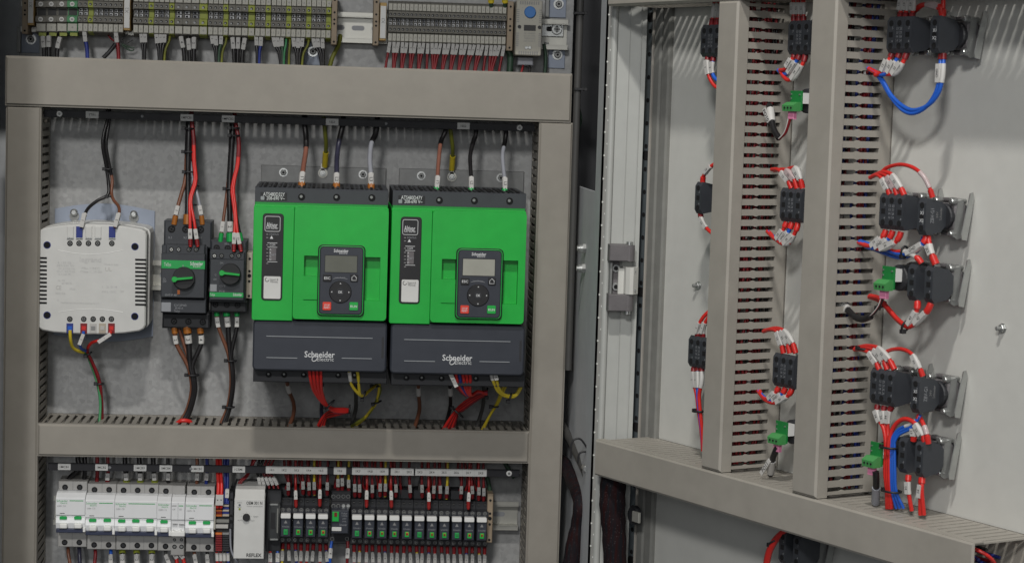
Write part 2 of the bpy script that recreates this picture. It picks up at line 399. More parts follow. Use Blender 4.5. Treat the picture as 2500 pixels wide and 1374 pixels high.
# ================================================================== CABINET SHELL, PLATE, DUCTS
def cabinet():
    x0, x1, z0, z1 = -.70, None, -.75, .62
    XW = P(1391, 700, 0.0)[0]                       # inner face of the right side wall
    YF = .300                                       # front face of the frame post
    # mounting plate
    px0 = P(40, 700, 0)[0]; px1 = P(1378, 700, 0)[0]
    t = Thing('mounting_plate', 'galvanised steel mounting plate behind all the cabinet components', 'plate', PF, (0, 0, 0))
    t.part(MB().box(px0, px1, -.003, 0, -.75, .50, 'galv'), 'plate_sheet')
    # cabinet
    c = Thing('cabinet', 'pale grey steel control cabinet with dark inner walls and ribbed frame post', 'cabinet', PF, (0, 0, -.75))
    mb = MB(); zo = P(1430, 466, .2)[1]; mb.box(XW, XW+.002, -.06, YF-.03, -.75, zo, 'dark_wall'); c.part(mb, 'side_wall', label='right inner side wall of the cabinet')
    mb = MB(); mb.box(XW+.20, XW+.202, -.06, YF-.03, zo-.05, .62, 'anth_dark'); mb.box(XW-.01, XW+.20, -.064, -.0605, zo-.05, .62, 'anth_dark'); c.part(mb, 'shade_recess', label='added dark recess standing in for shade on the upper side wall')  # dark sheets added where the upper side wall lies in shade
    xl = P(8, 700, .06)[0]
    mb = MB(); mb.box(xl-.075, xl-.073, -.06, YF, -.75, .62, 'dark_wall'); c.part(mb, 'side_wall', label='left inner side wall of the cabinet')
    c.part(MB().box(xl-.10, XW-.010, -.062, -.060, -.75, .62, 'dark_wall'), 'back_wall')
    c.part(MB().box(xl-.075, XW, -.06, YF, .53, .534, 'dark_wall'), 'roof')
    mb = MB(); xa = P(1, 700, YF)[0]; mb.box(xl-.20, xa-.012, YF-.03, YF, -.75, .62, 'anth_dark'); c.part(mb, 'left_edge', label='dark left front edge of the cabinet')
    # frame post: dotted flange, rounded bead, faces with shallow ribs
    A = lambda u: P(u, 700, YF)[0]
    u0 = 1461
    f = MB(); f.box(A(1459), A(1459)+.002, YF-.05, YF+.001, -.75, .62, 'dark_wall')
    f.box(A(1459), A(1474), YF-.004, YF+.001, -.75, .62, 'dot_seal')
    for i in range(96):
        z = -.70+i*.0132
        f.cyl(A(1463.5)+(i % 2)*.0032, z, .0011, YF, YF+.0016, 'label', 6)
    c.part(f, 'dotted_seal')
    mb = MB(); bx = A(1478.5); mb.prism([(bx+.0040*math.cos(w), YF+.0005+.0045*math.sin(w)) for w in [math.pi*k/10 for k in range(11)]], -.75, .62, 'frame_paint', axis='z'); c.part(mb, 'bead')
    mb = MB(); mb.box(A(1488), A(1516), YF-.004, YF-.001, -.75, .62, 'frame_paint'); mb.box(A(1516), A(1518), YF-.004, YF+.0012, -.75, .62, 'frame_paint', .0006)
    mb.box(A(1518), A(1543), YF-.004, YF-.0002, -.75, .62, 'frame_paint'); mb.box(A(1543), A(1545.5), YF-.004, YF+.001, -.75, .62, 'frame_paint', .0008)
    mb.box(A(1545.5), A(1557), YF-.006, YF-.0012, -.75, .62, 'frame_paint'); c.part(mb, 'frame_post')
    # two acorn nuts on the side wall and conduit with ties
    for v in (606, 655):
        q = P(1424, v, .15); mb = MB()
        x = XW; z = q[1]; y = .15
        mb.prism([(y+.0062*math.cos(w), z+.0062*math.sin(w)) for w in [math.pi/3*k for k in range(6)]], x-.004, x-.0002, 'zinc_dull', axis='x')
        for k, (ra, dx) in enumerate(((.0055, .004), (.0048, .0065), (.0032, .0085))):
            mb.prism([(y+ra*math.cos(w), z+ra*math.sin(w)) for w in [math.pi/6*k2 for k2 in range(12)]], x-dx-.002, x-dx+.0012, 'zinc', axis='x')
        ob = mb.build('acorn_nut', PF, (x, y, z)); tag(ob, 'domed steel nut on the inner side wall, %s of the pair' % ('upper' if v < 630 else 'lower'), 'nut', 'domed nuts on the side wall')
    # light conduit running down the right inner wall
    a, z = P(1413, 120, .10); mb = MB(); mb.tube([(a, .10, .45), (a, .10, -.02), (a, .10, -.10)], .0045, 'conduit', 10); o = mb.build('conduit', PF, (a, .10, 0)); tag(o, 'grey conduit running down beside the top right end of the ducts', 'conduit')
    for v in (33, 218):
        a, z = P(1413, v, .10); mb = MB(); mb.box(a-.006, a+.006, .094, .107, z-.0015, z+.0015, 'black', .0004); mb.box(a+.005, a+.010, .1, .106, z-.002, z+.002, 'black', .0004)
        o = mb.build('cable_tie', PF, (a, .1, z)); tag(o, 'black tie around the grey conduit, %s one' % ('upper' if v < 100 else 'lower'), 'cable tie')
    wire(PF, [(1410, 250, .05), (1418, 285, .055), (1416, 308, .055), (1408, 314, .05)], .0016, 'wire_dkgreen', 'green and yellow earth wire looping behind the grey conduit')
    return c
CAB = cabinet()
YD = .095      # front of the duct lids
def duct_v(fr, name_label, x0, x1, z0, z1, Yf, walls='lr', pitch=.0102, slot=.0042, group=None, lip=.016, bev=.0025, base=.008, slotr=None):
    t = Thing('wiring_duct', name_label, 'wiring duct', fr, ((x0+x1)/2, 0, (z0+z1)/2), group)
    b = MB(); b.box(x0+.001, x1-.001, .0004, .002, z0, z1, DUCTM[0])
    if 'l' in walls: comb(b, 'z', z0+.002, z1-.002, x0+.0010, .0015, Yf-.003, pitch, slot, base=base)
    if 'r' in walls: comb(b, 'z', z0+.002, z1-.002, x1-.0025, .0015, Yf-.003, pitch, slot, base=base)
    t.part(b, 'slotted_body')
    l = MB(); l.box(x0, x1, Yf-.0022, Yf, z0, z1, DUCTM[0], bev)
    l.box(x0-.0002, x0+.0008, Yf-lip, Yf-.002, z0, z1, DUCTM[0]); l.box(x1-.0008, x1+.0002, Yf-lip, Yf-.002, z0, z1, DUCTM[0])
    t.part(l, 'lid'); return t
def duct_h(fr, name_label, x0, x1, z0, z1, Yf, pitch=.0102, slot=.0042, group=None, lip=.010, bev=.0025, base=.008, hollow=False):
    t = Thing('wiring_duct', name_label, 'wiring duct', fr, ((x0+x1)/2, 0, (z0+z1)/2), group)
    b = MB(); b.box(x0, x1, .0004, .002, z0+.001, z1-.001, DUCTM[0])
    comb(b, 'x', x0+.002, x1-.002, z1-.0025, .0015, Yf-.003, pitch, slot, base=base)
    comb(b, 'x', x0+.002, x1-.002, z0+.0010, .0015, Yf-.003, pitch, slot, base=base)
    t.part(b, 'slotted_body')
    l = MB(); l.box(x0, x1, Yf-.0022, Yf, z0, z1, DUCTM[0], bev)
    l.box(x0, x1, Yf-lip, Yf-.002, z1-.0006, z1+.0004, DUCTM[0]); l.box(x0, x1, Yf-lip, Yf-.002, z0-.0004, z0+.0006, DUCTM[0])
    t.part(l, 'lid'); return t
_g = 'beige wiring ducts framing the panel'
_a = rect(PF, 13, 159, 1396, 278, YD); duct_h(PF, 'beige wiring duct across the top of the panel, widest lid', _a[0], _a[1], _a[2], _a[3], YD+.002, group=_g)
TOPZ = _a
_l0 = P(10, 700, YD)[0]; _l1 = P(95, 700, YD)[0]; duct_v(PF, 'tall beige wiring duct down the left edge of the panel', _l0, _l1, -.75, _a[2]-.0008, YD-.0005, group=_g)
_r0 = P(1305, 700, YD)[0]; _r1 = P(1386, 700, YD)[0]; duct_v(PF, 'tall beige wiring duct on the right of the green drives', _r0, _r1, -.75, _a[2]-.0008, YD-.0005, group=_g)
_m = rect(PF, 90, 1044, 1291, 1121, YD); MIDZ = _m; duct_h(PF, 'beige wiring duct across the middle below the green drives', _l1+.0004, _r0-.0004, _m[2], _m[3], YD+.0005, group=_g, pitch=.0100, slot=.0042)
# ------------------------------------------------------------------ rails
def rail(label, u0, u1, v, Y=.012, h=.035):
    x0 = P(u0, v, Y)[0]; x1 = P(u1, v, Y)[0]; z = P((u0+u1)/2, v, Y)[1]
    t = Thing('din_rail', label, 'rail', PF, ((x0+x1)/2, 0, z))
    b = MB(); b.box(x0, x1, .001, .003, z-h*.36, z+h*.36, 'railmetal')
    for s in (-1, 1):
        b.box(x0, x1, .003, Y, z+s*h*.36-.0006, z+s*h*.36+.0006, 'railmetal'); b.box(x0, x1, Y-.0012, Y, *sorted((z+s*h*.36, z+s*h*.52)), 'railmetal', .0004)
    t.part(b, 'profile')
    n = int((x1-x0)/.025); s = MB()
    for i in range(n): s.rbox(x0+.008+i*.025, x0+.026+i*.025-.002, .003, .0033, z-.003, z+.003, .0029, 'print_grey')
    t.part(s, 'slots'); return t
rail('steel mounting rail behind the top row of terminals', 50, 1388, 58+.5*28-9, .018, .037)
rail('steel mounting rail behind the bottom row of breakers and relays', 130, 1266, 1252, .016, .036)
def standoff(u, v, label, Y=.010):
    x, z = P(u, v, Y); t = Thing('rail_bracket', label, 'bracket', PF, (x, 0, z))
    b = MB(); b.box(x-.011, x+.011, 0, .0025, z-.016, z+.016, 'bluegrey', .0005); b.box(x-.016, x-.011, 0, .008, z-.016, z+.016, 'zinc_dull', .0005); t.part(b, 'angle')
    s = MB(); s.cyl(x+.001, z+.001, .0065, .0025, .004, 'zinc', 18); s.cyl(x+.001, z+.001, .0042, .004, .0075, 'zinc_dull', 14, bev=.001); s.cyl(x+.001, z+.001, .0016, .0074, .0078, 'hole', 6); t.part(s, 'screw')
standoff(1363, 12, 'zinc bracket with screw above the right end of the top rail')
standoff(1360, 136, 'zinc bracket with screw below the right end of the top rail')
standoff(762, 128, 'small zinc bracket with screw under the grey terminals')
standoff(72, 98, 'zinc bracket with screw below the left end of the terminal row')
_x, _z = P(1360, 71, .02); _t = Thing('rail_end_screw', 'bright screw and slotted foot clamping the right end of the top rail', 'screw', PF, (_x, .02, _z))
_b = MB(); _b.box(_x-.018, _x+.010, .0035, .006, _z-.0095, _z+.0095, 'zinc', .0006); _b.rbox(_x-.012, _x-.004, .006, .0063, _z-.003, _z+.003, .002, 'hole'); _t.part(_b, 'foot')
_b = MB(); _b.cyl(_x+.001, _z, .007, .006, .0085, 'zinc', 18, bev=.0008); _b.cyl(_x+.001, _z, .0035, .0085, .010, 'zinc_dull', 12); _b.box(_x-.003, _x+.005, .0099, .0104, _z-.0005, _z+.0005, 'hole'); _b.box(_x+.0005, _x+.0015, .0099, .0105, _z-.004, _z+.004, 'hole'); _t.part(_b, 'screw_head')
# ------------------------------------------------------------------ marker strips
def strip(label, u0, v0, u1, v1, half, Y, tags, screws):
    x0, z0 = P(u0, v0, Y); x1, z1 = P(u1, v1, Y); z = (z0+z1)/2
    t = Thing('marker_strip', label, 'marker strip', PF, ((x0+x1)/2, Y, z))
    t.part(MB().box(x0, x1, Y-.0025, Y, z-half, z+half, 'strip_black', .0003), 'strip')
    for u, w, st, hh in tags:
        x = P(u, (v0+v1)/2, Y)[0]; b = MB(); b.rbox(x-w/2, x+w/2, Y, Y+.0006, z-hh, z+hh, .0006, 'label', .0001)
        n = st.split('|')
        for i, q in enumerate(n):
            b.text(q, x-w/2+w*(i+.5)/len(n), z, Y+.0008, .0028, 'print', bold=.008)
            if i: b.box(x-w/2+w*i/len(n)-.00015, x-w/2+w*i/len(n)+.00015, Y+.0006, Y+.0007, z-hh, z+hh, 'print_soft')
        t.part(b, 'label_tag', label='white label tag reading '+st.replace('|', ', '))
    for u, big in screws:
        x = P(u, (v0+v1)/2, Y)[0]; b = MB()
        b.cyl(x, z, .0036 if big else .0018, Y, Y+.0015, 'white_shiny' if big else 'print_grey', 16, bev=.0005); b.cyl(x, z, .0018 if big else .0009, Y+.0014, Y+.0019, 'zinc_dull', 6)
        t.part(b, 'screw')
    return t
strip('black marker strip with five white tags under the top duct', 103, 278, 1306, 312, .0046, .060,
      [(225, .0155, '1TR1', .0042), (456, .0155, '1MPCB1', .0042), (557, .0155, '1MPCB2', .0042), (811, .0155, '1SS1', .0042), (1132, .0155, '1SS2', .0042)],
      [(145, True), (347, False), (943, False), (1269, True)])
_lt = [(157, .0155, '1MCB1', .0040), (248, .0155, '1MCB2', .0040), (342, .0155, '1MCB3', .0040), (405, .0155, '1MCB4', .0040), (482, .0155, '1MCB5', .0040), (583, .0155, '1CEM1', .0040),
       (724, .0765, '1K1|1K2|1K3|1K4|1K5', .0046), (830, .0155, '1K6', .0046), (904, .0455, '1K7|1K8|1K9', .0046), (984, .0308, '2K1|2K2', .0046), (1025, .0155, '2K3', .0044), (1114, .0770, '2K4|2K5|2K6|2K7|2K8', .0046)]
strip('black marker strip with long white tags under the middle duct', 118, 1135, 1268, 1158, .0046, .066, _lt, [(268, False), (466, False), (1243, True)])
# ------------------------------------------------------------------ terminal rows
YT = .050
def tline_left(u): return 76+(u-190)*.0274
def tline_right(u): return 100+(u-950)*.0305
SP = .5116   # mm per photo pixel near the terminals
def px(n): return n*SP/1000
def terminal(u0, u1, kind, big, T, label, group, num, sqdark=False):
    """one rail terminal between photo columns u0 and u1; T = photo row of the lower tag's bottom"""
    um = (u0+u1)/2; x0 = P(u0, T, YT)[0]; x1 = P(u1, T, YT)[0]; z = P(um, T, YT)[1]; xm = (x0+x1)/2; w = x1-x0
    body = {'g': 'term_grey', 'y': 'lime', 'G': 'green_term'}[kind]
    t = Thing('terminal_block', label, 'terminal', PF, (xm, 0, z), group)
    b = MB(); e = .00012
    zt = z+px(92)
    b.prism([(0.014, z-px(8)), (.030, z-px(8)), (YT-.006, z-px(2)), (YT-.006, z+px(20)), (YT, z+px(22)), (YT, z+px(35)), (YT-.010, z+px(37)), (YT-.010, z+px(55)), (YT, z+px(57)), (YT, z+px(71)), (YT-.006, z+px(73)), (YT-.006, zt), (.030, zt+px(6)), (.014, zt+px(6))],
            x0+e, x1-e, body, axis='x')
    b.box(x0+w*.10, x1-w*.10, YT-.0098, YT-.0092, z+px(38.5), z+px(54), 'term_dark' if kind != 'y' else 'lime_dark')
    t.part(b, 'body')
    for k, zz in enumerate((z+px(28), z+px(64))):
        s = MB()
        if big: s.cyl(xm, zz, px(5.6), YT, YT+.0008, 'white', 14); s.cyl(xm, zz, px(3.4), YT+.0008, YT+.001, 'grey_mcb', 10); s.box(xm-px(3), xm+px(3), YT+.0009, YT+.0012, zz-.0003, zz+.0003, 'hole')
        else: s.cyl(xm, zz, min(px(3.3), w*.36), YT, YT+.0004, 'hole', 10); s.cyl(xm-w*.05, zz-w*.05, w*.15, YT+.0004, YT+.0006, 'zinc_dull', 8)
        t.part(s, 'screw')
    if not big and kind == 'g':
        m = MB()
        for zz in (z+px(42), z+px(51)):
            m.box(xm-w*.28, xm+w*.28, YT-.0091, YT-.0086, zz-px(3.0), zz+px(3.0), 'print_white' if num % 3 else 'print_grey'); m.box(xm-w*.20, xm+w*.10, YT-.0085, YT-.0082, zz-px(2.4), zz+px(1.6), 'hole')
        t.part(m, 'jumper_slot')
    for zz, hh in ((z, px(18)), (z+px(74), px(16))):
        g = MB(); g.box(x0+w*.06, x1-w*.06, YT-.006, YT-.0035, zz, zz+hh, 'tag', .0003); g.text(str(num), xm, zz+hh*.5, YT-.0033, min(.0028, w*.5), 'print_mid')
        t.part(g, 'marker_tag')
    if big: t.part(MB().box(x0+w*.25, x1-w*.05, .03, YT-.008, z-px(11), z-px(1), 'lime_dark'), 'wire_clamp')
def bracket(u0, u1, T, label, low):
    x0 = P(u0, T, YT)[0]; x1 = P(u1, T, YT)[0]; z = P(u0, T, YT)[1]; xm = (x0+x1)/2
    t = Thing('end_bracket', label, 'end bracket', PF, (xm, 0, z))
    t.part(MB().box(x0, x1, .012, YT+.002, z-px(low), z+px(105), 'tan', .0006), 'body')
    for k in (-low+7, 35, 45, 62, 92):
        s = MB(); s.cyl(xm, z+px(k), px(2.6), YT+.002, YT+.0024, 'hole', 10); t.part(s, 'hole')
def carrier(u0, u1, T, st, label):
    x0 = P(u0, T, YT)[0]; x1 = P(u1, T, YT)[0]; z = P(u0, T, YT)[1]; xm = (x0+x1)/2
    t = Thing('row_marker', label, 'marker', PF, (xm, 0, z)); t.part(MB().box(x0, x1, .015, YT+.003, z-px(1), z+px(90), 'ochre', .0006), 'carrier')
    b = MB(); b.box(x0+.0005, x1-.0005, YT+.003, YT+.0045, z+px(4), z+px(82), 'label', .0004); b.text(st, xm, z+px(46), YT+.0047, .004, 'print_mid', ang=math.pi/2); t.part(b, 'label_tag')
bracket(54, 68, tline_left(60), 'tan end bracket at the far left of the terminal row', 10)
carrier(68, 83, tline_left(75)-12, 'X1', 'white row marker X1 beside the big green and grey terminals')
for i in range(4):
    terminal(86+i*25.6, 86+(i+1)*25.6, 'gggG'[i], True, tline_left(100)+3, ('large grey terminal with white screws, %s of three at the left' % nth(i)) if i < 3 else 'large green earth terminal with white screws', 'large supply terminals', i+1)
segs = [(189, 12.35, 'ggygggggg'), (None, 0, 'X2'), (324, 12.6, 'gggygggy'), (425.5, 20.0, 'gggy'), (507, 12.3, 'gggy'), (557, 16.0, 'gggy'), (622, 12.7, 'ggy'), (661, 12.25, 'gggy'), (710, 12.2, 'gggy'), (759, 12.1, 'gggy')]
TERM_U = []
_n = {'g': 0, 'y': 0}; _k = 0
for s0, p, ks in segs:
    if s0 is None: carrier(302, 318, tline_left(310)-6, 'X2', 'white row marker X2 standing between grey terminals'); continue
    for i, kd in enumerate(ks):
        u0 = s0+i*p; um = u0+p/2
        lab = ('%s grey terminal from the left in the left terminal row' if kd == 'g' else '%s yellow-green earth terminal from the left in the left row') % nth(_n[kd]); _n[kd] += 1; _k += 1
        terminal(u0, u0+p, kd, False, tline_left(um), lab, 'slim terminals of the left row', i+1); TERM_U.append((um, kd))
bracket(808.5, 822, tline_left(815)+1, 'tan end bracket closing the right end of the left terminal row', 15)
bracket(910, 924, tline_right(917), 'tan end bracket at the left of the right terminal row', 12)
carrier(926, 942, tline_right(934)-1, 'X3', 'white row marker X3 beside the right terminal row')
for i in range(28):
    u0 = 947+i*10.29
    terminal(u0, u0+10.29, 'g', False, tline_right(u0+5), '%s grey terminal from the left in the right terminal row' % nth(i), 'slim terminals of the right row', i % 9+1)
bracket(1236.5, 1251, tline_right(1243)+1, 'tan end bracket at the right of the right terminal row', 14)
# ------------------------------------------------------------------ thermostat
def thermostat():
    Y = .062; x0, x1, z0, z1 = rect(PF, 1259.5, 1, 1323, 136, Y); xm = (x0+x1)/2
    t = Thing('thermostat', 'pale grey cabinet thermostat with round blue dial', 'thermostat', PF, (xm, 0, (z0+z1)/2))
    b = MB(); b.rbox(x0, x1, .018, Y, z0, z1, .002, 'thermo', .001)
    for i in range(9):
        xx = x0+.005+i*(x1-x0-.01)/8
        for zz in (z0+.003, z1-.0035): b.box(xx-.0007, xx+.0007, Y, Y+.0003, zz-.002, zz+.002, 'print_mid')
    for i in range(7):
        for zz in (z1-.012-i*.0025, z0+.012+i*.0025):
            b.box(x0+.0005, x0+.0038, Y, Y+.0003, zz-.0005, zz+.0005, 'print_mid'); b.box(x1-.0038, x1-.0005, Y, Y+.0003, zz-.0005, zz+.0005, 'print_mid')
    t.part(b, 'housing')
    kx, kz = P(1294, 30.5, Y); k = MB(); k.cyl(kx, kz, .0072, Y, Y+.003, 'blue_knob', 26, bev=.0008); t.part(k, 'dial')
    d = MB()
    for i in range(14):
        a = math.radians(-60+i*300/13+90-90); d.cyl(kx+.0105*math.cos(a+math.pi/2+.5), kz+.0105*math.sin(a+math.pi/2+.5), .0004, Y, Y+.0003, 'print_mid', 6)
    t.part(d, 'scale')
    w = rect(PF, 1279, 62, 1308, 76, Y); t.part(MB().box(*w[:2], Y, Y+.0004, w[2], w[3], 'print'), 'window')
    for u, v in ((1268, 66), (1317, 67.5)):
        a, z = P(u, v, Y); t.part(MB().cyl(a, z, .0022, Y, Y+.0012, 'black', 14), 'button')
    b = MB()
    for i, s in enumerate(('AC 120-250V', 'DC 24V 30W', 'THERMOSTAT', 'NC 0-60 C')):
        a, z = P(1293, 82+i*6.4, Y); b.text(s, a, z, Y+.0003, .0021, 'print_mid', w=.0145)
    t.part(b, 'lettering')
    for u in (1285, 1293.5):
        a, z = P(u, 117, Y); t.part(MB().cyl(a, z, .0022, Y, Y+.001, 'zinc', 12, bev=.0004), 'screw')
    c = MB(); q = rect(PF, 1263, 141, 1301, 160, .04); c.box(q[0], q[1], .022, .045, q[2], q[3], 'grey_wire', .001); t.part(c, 'wire_clamp', label='translucent grey wire clamp under the thermostat')
thermostat()
wire(PF, [(1278, 150, .04), (1276, 165, .045), (1272, 180, .05)], .0014, 'red_dark', 'dark red wire leaving the thermostat clamp')
wire(PF, [(1290, 150, .04), (1293, 165, .045), (1294, 180, .05)], .0014, 'wire_black', 'black wire leaving the thermostat clamp')
wire(PF, [(1328, 108, .02), (1332, 140, .02), (1330, 185, .025)], .0022, 'wire_dkgreen', 'dark green cable behind the thermostat at its right')
wire(PF, [(1238, 118, .03), (1246, 140, .03), (1244, 180, .03)], .004, 'wire_dkgreen', 'dark green cable below the right end bracket')
wire(PF, [(831, 86, .02), (826, 112, .025), (812, 140, .03), (804, 168, .03)], .0027, 'yelgreen', 'thick green and yellow earth cable below the left row end bracket')
for i, (u, c) in enumerate(((1198, 'yellow'), (1232, 'yellow'))):
    wire(PF, [(u, -30, .05), (u+1, 3, .05), (u+1, 16, .045)], .0028, 'wire_dkgreen', 'dark green cable ending in a yellow sleeve above the right row, %s one' % ('left' if i == 0 else 'right'), ferrule=(.62, .75), fm='yellow')
# ------------------------------------------------------------------ wires dropping from the terminals into the top duct
LW = 'wires from the left terminal row into the top duct'
def drop(u0, u1, m, label, r=.0019, sl=True, v0=None, vs=None, fm=None, smat='sleeve_dim', dim=.02):
    T = tline_left(u0)+(v0 or 0)
    vb = 138+(u1-13)*.0337+14
    vs_ = (vs or (T+16)); f = (vs_-T)/(vb-T)
    wire(PF, [(u0, T-3, .036), (u0+(u1-u0)*.12, T+18, .040), (u0+(u1-u0)*.75, T+42, .042), (u1, vb, .042)], r, m, label, LW, sleeve=(max(.02, f-.13), min(.9, f+.18)) if sl else None, ferrule=(0, max(.05, f-.14)) if fm else None, fm=fm or 'red_dark', txt='%d' % random.randint(1, 9) if sl else None, sm=smat)
_dl = [(105, 108, 'wire_black', .0026, 104), (120, 119, 'wire_black', .0026, 103), (148, 138, 'wire_black', .0026, 106), (207, 214, 'blue_dark', .0024, 90), (284, 290, 'red_dark', .0024, 92), (345, 350, 'wire_black', .0016, 92), (355, 353, 'wire_black', .0019, 92), (382, 389, 'wire_black', .0019, 94), (393, 391, 'wire_black', .0019, 93), (403, 394, 'wire_black', .0019, 92),
       (442, 451, 'wire_black', .0026, 105), (460, 463, 'wire_black', .0024, 110), (474, 473, 'wire_black', .0026, 107), (517, 528, 'wire_black', .0018, 95), (527, 530, 'wire_black', .0019, 99), (541, 533, 'wire_dkgreen', .0018, 96), (568, 572, 'wire_black', .0024, 107), (582, 580, 'wire_black', .0022, 107), (598, 590, 'wire_black', .0024, 109),
       (626, 628, 'wire_black', .0019, 99), (638, 632, 'blue_dark', .0019, 100), (667, 686, 'wire_black', .0018, 102), (677, 688, 'wire_black', .0018, 102), (688, 690, 'wire_dkgreen', .0018, 101), (716, 726, 'wire_black', .0019, 102), (728, 727, 'wire_black', .0019, 105), (739, 730, 'wire_black', .0019, 102), (764, 786, 'wire_black', .0018, 104), (775, 788, 'wire_black', .0018, 103), (787, 790, 'wire_black', .0018, 106)]
_cn = {'wire_black': 'black', 'blue_dark': 'dark blue', 'red_dark': 'dark red', 'wire_dkgreen': 'dark green'}
_c = {}
for u0, u1, m, r, vs in _dl:
    k = _c.get(m, 0); _c[m] = k+1
    drop(u0, u1, m, '%s %s sleeved wire from the left below the left terminal row' % (nth(k), _cn[m]), r, vs=vs, fm={'wire_black': None}.get(m))
for i, (u0, u1) in enumerate(((415, 400), (553, 540), (699, 692), (708, 705), (754, 736))):
    drop(u0, u1, 'yelgreen' if i != 2 else 'wire_green', '%s plain green earth wire from the left below the terminals' % nth(i), .0015, sl=False)
wire(PF, [(282, 108, .042), (268, 126, .045), (252, 142, .045)], .0026, 'black', 'thick black cable leaning left behind the dark red wire')
wire(PF, [(262, 84, .03), (272, 96, .035), (284, 104, .04)], .0009, 'red_dark', 'thin dark red wire slanting from the grey terminals to the sleeved red one')
for i, pp in enumerate(([(296, 98), (306, 88), (312, 84)], [(296, 104), (312, 104), (324, 98)], [(297, 108), (316, 116), (328, 118)], [(298, 112), (318, 124), (328, 122)])):
    wire(PF, [(u, v, .03+.003*i) for u, v in pp], .0009, 'wire_dkgreen' if i > 1 else 'wire_black', ('thin black spare wire end curling under row marker X2, %s of two' % ('upper' if i == 0 else 'lower')) if i < 2 else ('thin dark green spare wire end curling under row marker X2, %s of two' % ('upper' if i == 2 else 'lower')))
for i in range(28):
    u = 947+(i+.5)*10.29-1; T = tline_right(u)
    g = [941, 960, 962, 980, 982, 1001, 1003, 1021, 1023, 1042, 1057, 1059, 1061, 1079, 1081, 1099, 1101, 1119, 1121, 1138, 1140, 1158, 1160, 1180, 1194, 1197, 1200, 1218][i]
    vb = 138+(g-13)*.0337+14; j = random.uniform(-2, 2)
    wire(PF, [(u, T-3, .036), (u+.5, T+10, .039), (u+(g-u)*.25, T+24+j, .041), (g-(g-u)*.1, vb-22, .042), (g, vb, .042)], .00165, 'red_dark', '%s red wire from the left below the right terminal row' % nth(i), 'red wires from the right terminal row into the top duct', sleeve=(.08+.01*(j > 0), .38), txt='%d' % (i % 9+1), sm='sleeve_dim')
